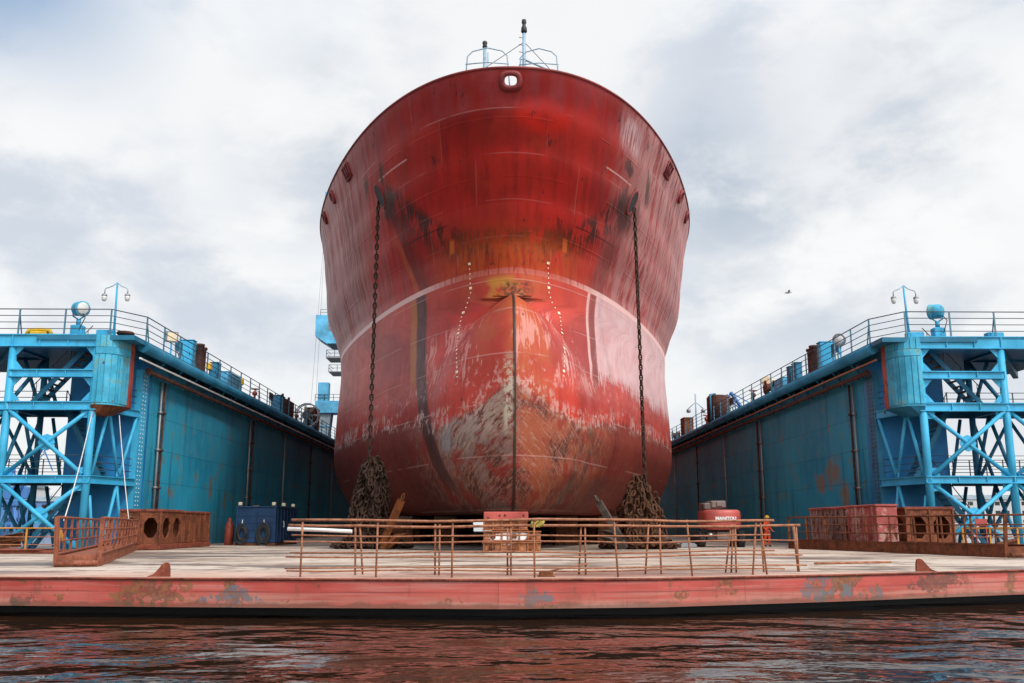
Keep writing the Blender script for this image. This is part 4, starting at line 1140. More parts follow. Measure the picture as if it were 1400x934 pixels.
def searchlight(x, y, s, back, label):
    r = thing('searchlight', (x, y, ZT), label, 'searchlight', 'searchlights on the dock towers')
    mb = MB(); mb.cbox(x-.36,x+.36,y-.3,y+.3,ZT,ZT+.75,.04); mb.cbox(x-.45,x+.45,y-.1,y+.1,ZT,ZT+.42,.03); part('base_box', mb, M['tower'], r)
    mb = MB(); mb.tube([(x,y,ZT+.75),(x,y,ZT+1.15)], .14, 10)
    q = [(x-.42,y,ZT+1.75),(x-.36,y,ZT+1.35),(x,y,ZT+1.13),(x+.36,y,ZT+1.35),(x+.42,y,ZT+1.75)]
    mb.tube(q, .05, 6); part('yoke', mb, M['tower'], r)
    ax = Vector((.75*s, -.55, -.12)) if not back else Vector((.55*s, .8, .1))
    ax.normalize(); c = Vector((x,y,ZT+1.82))-ax*.3
    mb = MB(); mb.lathe(c, [(.12,-.12),(.34,-.05),(.44,.08),(.46,.30),(.46,.58),(.49,.60),(.49,.68),(.42,.68)], 20, ax); dr = part('drum', mb, M['casing'], r)
    mb = MB(); mb.lathe(c+ax*.685, [(.42,0),(.3,.05),(0,.08)], 20, ax); part('lens', mb, M['glass'], dr)
    mb = MB(); mb.tube([(x+.3,y-.2,ZT+1.5),(x+.5,y-.25,ZT+1.2),(x+.35,y-.3,ZT+.8),(x+.2,y-.3,ZT+.4)], .03, 6); part('cable', mb, M['black'], r)
    r.scale = (.87,.87,.87)
searchlight(CX-23.3, 49.7, 1, False, 'round searchlight on top of the left blue tower, its lens to the right')
searchlight(CX+23.35, 49.7, -1, True, 'round searchlight on top of the right blue tower, turned to the ship')
mb = MB()
mb.tube([(-25.35,49.5,ZT+.03),(-25.2,49.5,ZT+.35),(-24.7,49.5,ZT+.38),(-24.1,49.5,ZT+.34),(-23.95,49.5,ZT+.03)], .12, 8); mb.cbox(-25.1,-24.2,49.3,49.7,ZT,ZT+.28,.05)
solo('yellow_bollard', mb, M['yel'], 'yellow mooring fitting on the top deck of the left tower', 'mooring fitting')
mb = MB(); mb.lathe((CX-20.85,50.0,11.25), [(.05,0),(.06,.12),(.42,.16),(.48,.24),(.42,.32),(0,.34)], 16)
solo('mushroom_cap', mb, M['rust_pipe'], 'flat round rusty cap on top of the left fender casing', 'vent cap')
for x, lab in ((CX-21.7,'blue cable box at the foot of the left twin lamp post'),(CX+21.95,'blue cable box at the foot of the right twin lamp post'),(CX+26.3,'blue cable box by the outer edge of the right tower top')):
    mb = MB(); mb.cbox(x-.45,x+.45,49.3,49.75,ZT,ZT+.36,.03); mb.box(x-.3,x+.3,49.27,49.31,ZT+.06,ZT+.3)
    solo('cable_box', mb, M['tower'], lab, 'cable box', 'cable boxes on the tower tops')

EQ = 'fittings along the wing tops'
def cabinet(x, y, w, d, h, m, label, z=ZT, cat='cabinet'):
    r = thing('deck_cabinet', (x,y,z), label, cat, EQ)
    mb = MB(); mb.cbox(x-w/2,x+w/2,y-d/2,y+d/2,z+.08,z+h,.03); mb.box(x-w/2+.05,x+w/2-.05,y-d/2+.05,y+d/2-.05,z,z+.09); part('body', mb, m, r)
    mb = MB(); mb.box(x-w/2+.08,x+w/2-.08,y-d/2-.02,y-d/2,z+.2,z+h-.12)
    dr = part('door', mb, m, r); mb = MB(); mb.tube([(x+w*.3,y-d/2-.05,z+h*.5),(x+w*.3,y-d/2-.05,z+h*.62)], .02, 6); part('handle', mb, M['darkrail'], dr)
    mb = MB(); mb.box(x-w/2-.03,x+w/2+.03,y-d/2-.04,y+d/2+.03,z+h,z+h+.05); part('lid', mb, m, r)
def vents(x, y, s, h, label, m='rust_pipe', n=2):
    r = thing('vent_pipes', (x,y,ZT), label, 'vent pipe', EQ)
    for k in range(n):
        yy = y+.62*k; hh = h-.12*k
        mb = MB(); mb.lathe((x,yy,ZT), [(.3,0),(.3,.3),(.26,.32),(.26,hh-.2),(.33,hh-.14),(.33,hh),(.25,hh),(.25,hh-.1),(0,hh-.12)], 16); part('vent_pipe', mb, M[m], r)
def frame_sign(x, y, label, dark=False):
    r = thing('board_stand', (x,y,ZT), label, 'board', EQ)
    for k in (-.45,.45):
        mb = MB(); mb.bar((x,y+k,ZT),(x,y+k,ZT+1.55),.07,.07); mb.bar((x+.35,y+k,ZT),(x,y+k,ZT+1.2),.05,.05); part('leg', mb, M['bluerail'], r)
    mb = MB(); mb.box(x-.04,x+.04,y-.62,y+.62,ZT+.95,ZT+1.6); part('board', mb, M['black'] if dark else M['tower_dim'], r)
def square_flood(x, y, s, label, rnd=False):
    r = thing('floodlight', (x,y,ZT), label, 'floodlight', EQ)
    mb = MB(); mb.bar((x,y,ZT),(x,y,ZT+1.25),.08,.08); mb.tube([(x,y,ZT+.5),(x+.3,y,ZT+.25),(x+.35,y,ZT)], .03, 6); part('post', mb, M['tower'], r)
    c = Vector((x,y,ZT+1.55)); ax = Vector((-s*.55,-.8,-.1)).normalized()
    mb = MB()
    if rnd: mb.lathe(c-ax*.25, [(.1,-.1),(.3,0),(.4,.3),(.42,.5),(.36,.5)], 16, ax)
    else:
        q = ax.cross(Vector((0,0,1))).normalized(); uu = q.cross(ax)
        mb.slab([c+q*a*.36+uu*b*.33-ax*.05 for a,b in ((-1,-1),(1,-1),(1,1),(-1,1))], .3)
    h = part('housing', mb, M['grey'], r)
    mb = MB()
    if rnd: mb.lathe(c+ax*.22, [(.36,0),(.2,.06),(0,.08)], 16, ax)
    else: mb.slab([c+q*a*.28+uu*b*.25+ax*.11 for a,b in ((-1,-1),(1,-1),(1,1),(-1,1))], .03)
    part('lens', mb, M['cream'] if not rnd else M['glass'], h)
def winch(x, y, label, lamp=False):
    r = thing('deck_winch', (x,y,ZT), label, 'winch', EQ)
    mb = MB(); mb.cbox(x-.5,x+.5,y-.9,y+.9,ZT,ZT+.18,.03); part('bed', mb, M['tower_dim'], r)
    mb = MB(); mb.lathe((x-.45,y,ZT+.75), [(.55,0),(.55,.06),(.3,.08),(.3,.8),(.55,.82),(.55,.88)], 18, (1,0,0)); part('drum', mb, M['rust'], r)
    for k in (-.75,.75):
        mb = MB(); mb.prism([(x-.12,y+k-.08),(x+.12,y+k-.08),(x+.12,y+k+.08),(x-.12,y+k+.08)], ZT+.18, ZT+1.05); part('stand', mb, M['tower_dim'], r)
    mb = MB(); mb.tube([(x,y-.8,ZT+.75),(x-.1,y-1.2,ZT+1.1),(x,y-1.5,ZT+.8),(x,y-1.6,ZT+.1)], .06, 6); part('hose', mb, M['black'], r)
    if lamp:
        mb = MB(); mb.lathe((x-.1,y+.3,ZT+1.25), [(.2,-.1),(.42,0),(.45,.3),(.4,.3)], 16, (-.4,-.9,0)); part('lamp', mb, M['cream'], r)
def valve(x, y, label, m='valve'):
    r = thing('valve_stand', (x,y,ZT), label, 'valve', EQ)
    mb = MB(); mb.lathe((x,y,ZT), [(.22,0),(.22,.06),(.09,.1),(.09,.6),(.2,.66),(.22,.85),(.12,.95),(.05,1.0),(.05,1.2)], 12); part('body', mb, M[m], r)
    mb = MB(); mb.tube([(x+.3*math.cos(k*.524),y+.3*math.sin(k*.524),ZT+1.15) for k in range(12)], .035, 6, closed=True); mb.bar((x-.3,y,ZT+1.15),(x+.3,y,ZT+1.15),.03,.03); part('handwheel', mb, M['valve'], r)
def small_lamp(x, y, m, label):
    r = thing('signal_lamp', (x,y,ZT), label, 'lamp', EQ)
    mb = MB(); mb.bar((x,y,ZT),(x,y,ZT+.95),.06,.06); part('post', mb, M['tower_dim'], r)
    mb = MB(); mb.cbox(x-.16,x+.16,y-.4,y+.1,ZT+.8,ZT+1.3,.05); part('lamp_box', mb, M[m], r)
xl = CX-21.2; xr = CX+21.2
def yl(px): return (xl)*1280/(px-682)
def yr(px): return (xr)*1280/(px-682)
square_flood(xl+.3, yl(221), -1, 'square floodlight nearest the front on the left dock wall')
frame_sign(xl+.2, yl(234), 'blue board on a stand behind the square floodlight on the left dock wall')
cabinet(xl+.1, yl(249), .9, .7, 2.0, M['tower'], 'tall blue cabinet beside the two rusty vent pipes on the left dock wall')
vents(xl+.45, yl(258), -1, 2.05, 'pair of rusty vent pipes behind the tall blue cabinet on the left dock wall')
small_lamp(xl+.2, yl(279), 'yel', 'pale yellow lamp in front of the narrow blue locker on the left dock wall')
cabinet(xl+.3, yl(285), .55, .9, 1.45, M['tower_dim'], 'narrow blue locker behind the pale yellow lamp on the left dock wall')
cabinet(xl+.2, yl(304), 1.1, 3.2, 1.15, M['crane'], 'long low pale blue locker on the left dock wall')
small_lamp(xl+.5, yl(319), 'yel', 'bright yellow lamp at the end of the long pale blue locker')
valve(xl+.4, yl(340), 'red valve stand on the left dock wall beyond the yellow lamp')
frame_sign(xl+.4, yl(363), 'black board on a stand far along the left dock wall', True)
cabinet(xl+.2, yl(376), .9, 1.8, 1.75, M['tower_dim'], 'blue cabinet beside the dark rusty tank far along the left dock wall')
r = thing('rusty_tank', (xl+.3, yl(385), ZT), 'dark rusty tank with two short horns far along the left dock wall', 'tank', EQ)
mb = MB(); mb.cbox(xl-.2,xl+.8,yl(385)-1.6,yl(385)+1.6,ZT,ZT+1.7,.06); part('body', mb, M['rust_pipe'], r)
for k in (-1.3,1.3): mb = MB(); mb.tube([(xl+.3,yl(385)+k,ZT+1.7),(xl+.3,yl(385)+k,ZT+2.2)], .12, 8); part('horn', mb, M['rust_pipe'], r)
valve(xl+.4, yl(400), 'rusty valve stand farthest along the left dock wall', 'rust')
r = thing('cable_reel', (xl+.3, yl(416), ZT), 'spoked cable reel standing far along the left dock wall', 'reel', EQ)
yy = yl(416)
mb = MB()
for k in (-.35,.35):
    mb.tube([(xl+.3+1.25*math.cos(a*.4488),yy+k,ZT+1.5+1.25*math.sin(a*.4488)) for a in range(14)], .07, 6, closed=True)
    for a in range(7): mb.tube([(xl+.3,yy+k,ZT+1.5),(xl+.3+1.25*math.cos(a*.8976),yy+k,ZT+1.5+1.25*math.sin(a*.8976))], .05, 5)
part('wheel', mb, M['grey'], r)
mb = MB(); mb.lathe((xl+.3,yy-.4,ZT+1.5), [(.5,0),(.5,.8)], 14, (0,1,0)); part('drum', mb, M['hose'], r)
mb = MB(); mb.bar((xl-.5,yy,ZT),(xl+.3,yy,ZT+1.5),.12,.12); mb.bar((xl+1.1,yy,ZT),(xl+.3,yy,ZT+1.5),.12,.12); part('frame', mb, M['tower_dim'], r)
cabinet(xl+.4, yl(421), 1.2, 2.5, 2.4, M['rust'], 'rusty red box beside the cable reel on the left dock wall', cat='box')
square_flood(xr-.3, yr(1166), 1, 'round floodlight nearest the front on the right dock wall', True)
frame_sign(xr-.2, yr(1156), 'blue board on a stand beside the round floodlight on the right dock wall')
cabinet(xr-.1, yr(1140), .9, .7, 2.0, M['tower'], 'tall blue cabinet in front of the two rusty vent pipes on the right dock wall')
vents(xr-.45, yr(1131), 1, 2.05, 'pair of rusty vent pipes behind the tall blue cabinet on the right dock wall')
cabinet(xr-.3, yr(1102), .5, .9, 1.55, M['tower_dim'], 'narrow blue locker, nearer of two on the right dock wall')
cabinet(xr-.3, yr(1094), .5, .7, 1.5, M['tower_dim'], 'narrow blue locker, farther of two on the right dock wall')
cabinet(xr-.1, yr(1080), 1., 2.2, .95, M['crane'], 'low pale blue locker between the winch and the narrow lockers')
winch(xr-.4, yr(1065), 'rusty winch with a round cream lamp on the right dock wall', True)
valve(xr-.5, yr(1042), 'low rusty valve beyond the winch on the right dock wall', 'rust')
frame_sign(xr-.4, yr(1009), 'dark board on a stand beside the big rusty tank on the right dock wall', True)
r = thing('rusty_tank', (xr-.4, yr(990), ZT), 'big upright rusty tank far along the right dock wall', 'tank', EQ)
mb = MB(); mb.lathe((xr-.4,yr(990),ZT), [(1.1,0),(1.1,2.3),(.95,2.5),(.3,2.6),(0,2.6)], 18); part('shell', mb, M['rust_pipe'], r)
mb = MB(); mb.tube([(xr-1.4,yr(990)-1.1,ZT),(xr-1.4,yr(990)-1.1,ZT+2.5),(xr-.8,yr(990)-.6,ZT+2.6)], .1, 8); part('side_pipe', mb, M['tower_dim'], r)
valve(xr-.5, yr(974), 'red valve stand behind the big rusty tank on the right dock wall')
r = thing('twin_lamp_post', (xr-.3, yr(957), ZT), 'small far twin lamp post on the right dock wall', 'lamp post', EQ)
mb = MB(); yy = yr(957); mb.tube([(xr-.3,yy,ZT),(xr-.3,yy,ZT+4.2)], .08, 6); mb.tube([(xr-1.1,yy,ZT+2.6),(xr-.3,yy,ZT+3.3),(xr+.5,yy,ZT+2.6)], .05, 6); part('post', mb, M['mast'], r)
for k in (-.8,.8): mb = MB(); mb.lathe((xr-.3+k,yy,ZT+2.1), [(.05,.5),(.25,.35),(.22,.05),(0,0)], 10); part('lamp_shade', mb, M['grey'], r)
cabinet(xr-.4, yr(945), 1.1, 2., 2.0, M['rust'], 'rusty red box near the far end of the right railing', cat='box')
winch(xr-.4, yr(929), 'dark winch farthest along the right dock wall')

# ------------------------------------------------------------------ cranes
def wing_crane():
    x, y = -22.3, 124.
    r = thing('dock_crane', (x,y,ZT), 'pale blue travelling crane on the left dock wall, half hidden by the ship', 'crane')
    A, G = M['crane'], M['crane_grey']
    pX = lambda u, Y: (u-682)/1280*Y
    # legs splay from the portal to the rail
    for dx, m in ((-1.2,G),(2.3,G)):
        mb = MB(); mb.add([(x+dx-1.6,y-1.2,ZT),(x+dx+.9,y-1.2,ZT),(x+dx+.9,y+1.2,ZT),(x+dx-1.6,y+1.2,ZT),(x+dx-.6,y-.9,ZT+5.9),(x+dx+1.4,y-.9,ZT+5.9),(x+dx+1.4,y+.9,ZT+5.9),(x+dx-.6,y+.9,ZT+5.9)],
                         [(0,3,2,1),(4,5,6,7),(0,1,5,4),(1,2,6,5),(2,3,7,6),(3,0,4,7)]); lg = part('leg', mb, m, r)
        for k in (1.8,3.6): mb = MB(); mb.cbox(x+dx-1.5+k*.2,x+dx+1.05+k*.08,y-1.25+k*.03,y-1.0,ZT+k,ZT+k+.15,.02); part('leg_band', mb, A, lg)
    mb = MB(); mb.cbox(x-1.9,x+4.2,y-1.3,y+1.3,ZT+5.9,ZT+8.0,.05); part('portal_beam', mb, A, r)
    mb = MB(); mb.cbox(x-1.6,x-.2,y-1.2,y,ZT+8.0,ZT+11.2,.05); part('portal_hut', mb, A, r)
    mb = MB(); mb.cbox(x+1.4,x+4.1,y-1.,y+1.,ZT+8.0,ZT+17.6,.08); part('column', mb, A, r)
    for z, xa, h in ((13.0,-.2,.2),(15.6,-.6,.35)):
        mb = MB(); mb.cbox(x+xa,x+4.6,y-1.9,y+1.7,ZT+z-h,ZT+z,.05); gp = part('gallery', mb, M['grey'], r)
        mb = MB()
        for zz in (.55,1.1): mb.tube([(x+4.6,y-1.85,ZT+z+zz),(x+xa+.05,y-1.85,ZT+z+zz),(x+xa+.05,y+1.6,ZT+z+zz)], .04, 5)
        for k in range(5): mb.tube([(x+xa+.05+k*1.1,y-1.85,ZT+z),(x+xa+.05+k*1.1,y-1.85,ZT+z+1.1)], .04, 5)
        part('gallery_rail', mb, M['darkrail'], gp)
    mb = MB()
    for zz in (.55,1.1): mb.tube([(x+4.2,y-1.3,ZT+8+zz),(x-1.9,y-1.3,ZT+8+zz)], .04, 5)
    for k in range(6): mb.tube([(x-1.9+k*1.2,y-1.3,ZT+8),(x-1.9+k*1.2,y-1.3,ZT+9.1)], .04, 5)
    part('portal_rail', mb, M['darkrail'], r)
    # machinery house with chamfered underside
    zc0, zc1 = ZT+17.8, ZT+22.8
    mb = MB(); v = [(x-2.1,zc0+1.3),(x-.5,zc0),(x+4.6,zc0),(x+4.6,zc1),(x-2.1,zc1)]
    vs = [(a,y-2.,b) for a,b in v]+[(a,y+2.5,b) for a,b in v]; k = len(v)
    mb.add(vs, [tuple(range(k)), tuple(range(2*k-1,k-1,-1))]+[(i,k+i,k+(i+1)%k,(i+1)%k) for i in range(k)]); hs = part('machinery_house', mb, A, r)
    mb = MB()
    for k in range(3): mb.box(x-.4+k*1.1,x+.4+k*1.1,y-2.03,y-2.0,zc0+2.2,zc0+4.2)
    part('house_window', mb, M['crane_grey'], hs)
    mb = MB()
    for zz in (.5,1.): mb.tube([(x+4.5,y-1.9,zc1+zz),(x-1.5,y-1.9,zc1+zz)], .04, 5)
    for k in range(6): mb.tube([(x-1.5+k*1.2,y-1.9,zc1),(x-1.5+k*1.2,y-1.9,zc1+1.)], .04, 5)
    part('roof_rail', mb, M['darkrail'], hs)
    # upright lattice jib with its hoist ropes
    jx0, jx1, z0, z1 = x+1.6, x-1.35, zc1-.5, ZT+45.
    mb = MB()
    for o in (-.45,.45):
        for q in (-.45,.45): mb.tube([(jx0+o,y+q,z0),(jx1+o*.4,y+q*.4,z1)], .10, 6)
    for k in range(14):
        f, g = k/14, (k+1)/14
        mb.tube([(jx0+(jx1-jx0)*f-.45*(1-.6*f),y-.45*(1-.6*f),z0+(z1-z0)*f),(jx0+(jx1-jx0)*g+.45*(1-.6*g),y-.45*(1-.6*g),z0+(z1-z0)*g)], .05, 5)
    mb.cbox(jx1-.5,jx1+.4,y-.4,y+.4,z1-.3,z1+1.,.05)
    part('jib', mb, A, r)
    mb = MB()
    for o in (-.8,-.35): mb.tube([(jx1-.2,y-.3,z1),(jx1+o*1.6,y-1.,ZT+2.)], .018, 4)
    part('hoist_rope', mb, M['grey'], r)
    r.scale = (1,1,.77)
wing_crane()
def far_crane(x, y, h, s, label, m, z0=-1., lean=.7):
    """portal harbour crane: four legs, slewing column, house, bent jib"""
    r = thing('harbour_crane', (x,y,z0), label, 'crane', 'harbour cranes in the distance')
    k = h/30
    for a in (-1,1):
        for b in (-1,1):
            mb = MB(); mb.bar((x+a*4*k,y+b*3*k,z0),(x+a*1.6*k,y+b*1.5*k,z0+11*k),.9*k,.9*k); part('leg', mb, m, r)
    mb = MB(); mb.cbox(x-3*k,x+3*k,y-2.5*k,y+2.5*k,z0+10*k,z0+12*k,.1); part('portal', mb, m, r); mb = MB(); mb.bar((x-3.2*k,y-3*k,z0+4*k),(x+3.2*k,y-3*k,z0+4*k),.6*k,.6*k); part('tie_beam', mb, m, r)
    mb = MB(); mb.cbox(x-2.4*k-s*1.5*k,x+2.4*k-s*1.5*k,y-2*k,y+2*k,z0+12.3*k,z0+16.5*k,.1); part('machinery_house', mb, m, r)
    mb = MB(); top = (x,y,z0+23*k)
    for a in (-1,1):
        mb.bar((x+a*1.4*k,y-1*k,z0+16*k),top,.5*k,.5*k)
    mb.bar((x-s*3*k,y,z0+16*k),top,.4*k,.4*k); part('mast', mb, m, r)
    tip_ = (x+s*15*k*lean, y-3*k, z0+30*k); mb = MB()
    for a in (-.9,.9): mb.bar((x+s*2*k,y+a*k,z0+14*k),(tip_[0],tip_[1]+a*.3*k,tip_[2]),.45*k,.45*k)
    for i in range(9):
        f, g = i/9, (i+1)/9
        mb.bar((x+s*2*k+(tip_[0]-x-s*2*k)*f,y-.9*k,z0+14*k+16*k*f),(x+s*2*k+(tip_[0]-x-s*2*k)*g,y+.6*k,z0+14*k+16*k*g),.25*k,.25*k)
    part('jib', mb, m, r)
    mb = MB(); mb.bar(top,tip_,.18*k,.18*k); mb.bar(tip_,(tip_[0]+s*4*k,tip_[1],z0+22*k),.35*k,.35*k); part('tie', mb, m, r)
far_crane(-106, 208, 19, 1, 'bright blue harbour crane seen low between the beams of the left tower', M['farblue'])
far_crane(-126, 250, 22, -1, 'blue harbour crane behind the left tower, leaning outwards', M['farblue'])
far_crane(151, 262, 30, 1, 'blue harbour crane at the right edge beyond the right tower', M['farblue'])
far_crane(134, 430, 62, -1, 'far blue crane whose bent jib shows above the right dock railing', M['farblue'], lean=.9)

# ------------------------------------------------------------------ on the dock floor
def keel_block(x, y, label, group):
    r = thing('keel_block', (x,y,0), label, 'keel block', group)
    return r
r = keel_block(.62, 46.3, 'rusty keel block splashed with white paint under the foremost tip of the bow', 'keel blocks under the ship')
y0, y1 = 45.75, 47.2
M['block_rust'] = rusty('block_rust', (.13,.035,.015), (.30,.10,.035), (.48,.22,.09), 3)
def splash():
    m, t = newmat('block_rust_with_white_paint'); p = t.obj(); x, y, z = t.sep(p)
    n1 = t.noise(p, 2.6, 7, .65); n2 = t.noise(p, 9, 5, .7)
    c = t.mix(t.step(n1, .35, .62), (.15,.04,.018), (.36,.13,.05)); c = t.mix(t.mul(t.step(n2, .5, .68), .7), c, (.50,.25,.11))
    e = t.add(t.m('POWER', t.m('DIVIDE', t.sub(x, -.1), .85), 2.), t.m('POWER', t.m('DIVIDE', t.sub(z, .72), .34), 2.))
    c = t.mix(t.step(t.add(e, t.mul(t.sub(n1, .5), 5.)), 1.2, .85), c, (.85,.78,.76))
    t.out(c, .75, n2, .3, .01); return m
M['splash'] = splash()
for z0, z1, xa, xb in ((.02,.50,-.80,2.05),(.53,1.02,-.78,2.05),(1.05,1.52,-.78,1.42)):
    mb = MB(); mb.cbox(xa+.04,xb-.04,y0+.05,y1,z0+.06,z1-.06,.02); tr = part('tier', mb, M['splash'], r)
    mb = MB()
    for zz in (z0,z1-.06): mb.cbox(xa,xb,y0-.06,y1+.02,zz,zz+.06,.015)
    k = xa+.06
    while k < xb-.1: mb.cbox(k,k+.07,y0-.04,y0+.06,z0+.05,z1-.05,.01); k += .42
    part('flange', mb, M['block_rust'], tr)
    mb = MB()
    for q in (xa+.5, (xa+xb)/2+.1, xb-.55): mb.cbox(q-.13,q+.13,y0-.02,y0+.06,z0+.14,z1-.12,.02)
    part('stiffener', mb, M['rust'], tr)
mb = MB(); mb.cbox(-.72,1.42,y0-.05,y1,1.54,1.93,.03); cp = part('cap', mb, M['lift_red'], r)
mb = MB()
for q in (-.5,.05,.3,1.2): mb.lathe((q,y0-.05,1.66+.1*(q > 0)), [(.06,0),(.05,.03),(0,.04)], 8, (0,-1,0))
part('bolt', mb, M['rust'], cp)
lowblk = None
def low_block(x, y, h=1.9, w=1.6):
    global lowblk
    if lowblk is None:
        lowblk = keel_block(x, y, 'plain keel block in the dark under the flat of the hull', 'plain keel blocks in the dark under the hull')
        mb = MB()
        for k in range(3): mb.cbox(x-w/2+.04*k,x+w/2-.04*k,y-.6,y+.6,k*.52,k*.52+.5,.02)
        part('tier', mb, M['rust'], lowblk)
        mb = MB(); mb.cbox(x-w/2+.1,x+w/2-.1,y-.55,y+.55,1.56,1.9,.03); part('cap', mb, M['wood'], lowblk)
    else:
        c = copy_tree(lowblk); c.location = (x,y,0)
for k in range(9): low_block(.7-.011*(53.5+k*9-50), 53.5+k*9)
for k in range(12):
    for q in (-9.6,-6.6,-3.6,4.6,7.6,10.6): low_block(q-.011*(k*6), 62+k*6.5+abs(q)*.6)

def hollow_block(x0, x1, y0, y1, h, mats, label, nf=2, ns=2, side=1):
    """rusty box girder block with octagonal openings in the front and in the side that faces the ship"""
    r = thing('girder_block', ((x0+x1)/2,(y0+y1)/2,0), label, 'steel block', 'rusty steel blocks stacked by the dock walls')
    z0 = .32; t_ = .08
    mb = MB(); mb.cbox(x0-.05,x1+.05,y0-.05,y1+.05,0,.30,.03); part('base', mb, M['rust_red'], r)
    mb = MB(); W = x1-x0
    holes = [(W*(i+.5)/nf, (h-z0)*.5, W/nf*.34, (h-z0)*.31) for i in range(nf)]
    mb.plate_with_holes((x0,y0+t_,z0), (1,0,0), (0,0,1), W, h-z0, holes, t_); part('front_plate', mb, mats, r)
    L = y1-y0-t_
    xs = x1-t_ if side > 0 else x0
    mb = MB(); holes = [(L*(i+.5)/ns, (h-z0)*.5, L/ns*.34, (h-z0)*.31) for i in range(ns)]
    if side > 0: mb.plate_with_holes((x1,y0+t_+.003,z0), (0,1,0), (0,0,1), L, h-z0, holes, -t_)
    else: mb.plate_with_holes((x0,y0+t_+.003,z0), (0,1,0), (0,0,1), L, h-z0, holes, t_)
    part('side_plate', mb, mats, r)
    mb = MB(); a, b = (x0,x0+t_) if side > 0 else (x1-t_,x1)
    mb.box(a,b,y0+t_+.003,y1,z0,h); mb.box(x0+t_,x1-t_,y1-.06,y1,z0,h-.01); part('back_plate', mb, mats, r)
    mb = MB(); mb.cbox(x0-.06,x1+.06,y0-.06,y1+.06,h+.002,h+.14,.02); part('top_plate', mb, M['rust_red'], r)
    for k in range(nf+1): mb = MB(); mb.cbox(x0+W*k/nf-.04,x0+W*k/nf+.04,y0-.09,y0+.02,.3,h,.01); part('rib', mb, mats, r)
    return r
M['brown_block'] = rusty('brown_block', (.06,.02,.010), (.19,.055,.025), (.36,.14,.05), 1.6)
hollow_block(-20.2, -18.05, 51.2, 54.6, 2.0, M['brown_block'], 'brown steel block with dark octagonal holes at the foot of the left dock wall')
r = thing('girder_block', (-19.1,57.4,0), 'brown steel block with streaked closed sides behind the holed one on the left', 'steel block', 'rusty steel blocks stacked by the dock walls')
mb = MB(); mb.cbox(-20.1,-18.1,54.9,60.0,.3,1.95,.03); part('body', mb, M['brown_block'], r)
mb = MB(); mb.cbox(-20.2,-18.0,54.8,60.1,0,.29,.03); part('base', mb, M['rust_red'], r)
mb = MB(); mb.cbox(-20.15,-18.05,54.85,60.05,1.96,2.1,.03); part('top_plate', mb, M['rust_red'], r)
for k in range(6): mb = MB(); mb.cbox(-18.12,-18.03,55.1+k*.93,55.2+k*.93,.3,1.95,.01); part('rib', mb, M['brown_block'], r)
# right-hand blocks
r = thing('painted_block', (19.2,49.3,0), 'pink and red painted steel block nearest the camera behind the right gangway', 'steel block', 'rusty steel blocks stacked by the dock walls')
mb = MB(); mb.cbox(18.7,19.75,46.9,50.9,.35,2.2,.03); part('body', mb, M['pinkblock'], r)
mb = MB(); mb.cbox(18.6,19.8,46.8,51.0,0,.34,.03); part('base', mb, M['rust'], r)
mb = MB(); mb.cbox(18.65,19.8,46.85,50.95,2.2,2.32,.03); part('top_plate', mb, M['lift_red'], r)
for k in range(4): mb = MB(); mb.cbox(18.63,18.72,47.3+k*1.1,47.4+k*1.1,.35,2.2,.01); part('rib', mb, M['pinkblock'], r)
r = thing('painted_block', (19.2,54.,0), 'long pale scuffed steel block with a red top edge against the right dock wall', 'steel block', 'rusty steel blocks stacked by the dock walls')
mb = MB(); mb.cbox(18.75,19.8,51.2,57.2,.35,2.15,.03); part('body', mb, M['paleblock'], r)
mb = MB(); mb.cbox(18.65,19.85,51.1,57.3,0,.34,.03); part('base', mb, M['rust'], r)
mb = MB(); mb.cbox(18.7,19.85,51.15,57.25,2.15,2.3,.03); part('top_plate', mb, M['lift_red'], r)
for k in range(6): mb = MB(); mb.cbox(18.68,18.77,51.5+k*1.05,51.6+k*1.05,.35,2.15,.01); part('rib', mb, M['paleblock'], r)
hollow_block(20.15, 22.5, 46.9, 48.7, 2.05, M['brown_block'], 'rusty steel block with two octagonal holes in front of the right tower', 2, 1, -1)

# blue equipment container with hoses hung on it
r = thing('tool_container', (-15.8,65.6,0), 'dark blue tool container with hoses hung on its front by the left wall', 'container')
x0, x1, y0, y1, h = -17.1, -14.5, 62.3, 68.8, 2.42
mb = MB(); mb.cbox(x0,x1,y0,y1,.16,h,.03); part('body', mb, M['navy'], r)
mb = MB()
for k in range(4): mb.cbox(x0+.12,x1-.12,y0-.03,y0,.5+k*.46,.53+k*.46,.008)
for xx in (x0+.02,(x0+x1)/2-.03,x1-.1): mb.cbox(xx,xx+.08,y0-.05,y0+.01,.2,h-.02,.01)
for k in range(7): mb.cbox(x1-.01,x1+.05,y0+.3+k*.95,y0+.4+k*.95,.2,h-.05,.01)
part('corrugation', mb, M['navy'], r)
mb = MB(); mb.cbox(x0-.03,x1+.03,y0-.05,y1+.05,0,.15,.02); part('skid', mb, M['rust'], r)
mb = MB(); mb.cbox(x0-.04,x1+.04,y0-.06,y1+.04,h,h+.08,.02); part('roof_edge', mb, M['navy'], r)
for q in (-16.65,-15.25):
    mb = MB(); mb.bar((q,y0-.12,1.62),(q,y0-.12,1.22),.05,.05); mb.bar((q,y0-.02,1.62),(q,y0-.12,1.62),.05,.05); part('hook', mb, M['white'], r)
mb = MB(); mb.bar((x1+.08,64.3,1.55),(x1+.08,64.3,1.15),.05,.05); mb.bar((x1+.08,64.3,1.55),(x1,64.3,1.55),.05,.05); part('hook', mb, M['white'], r)
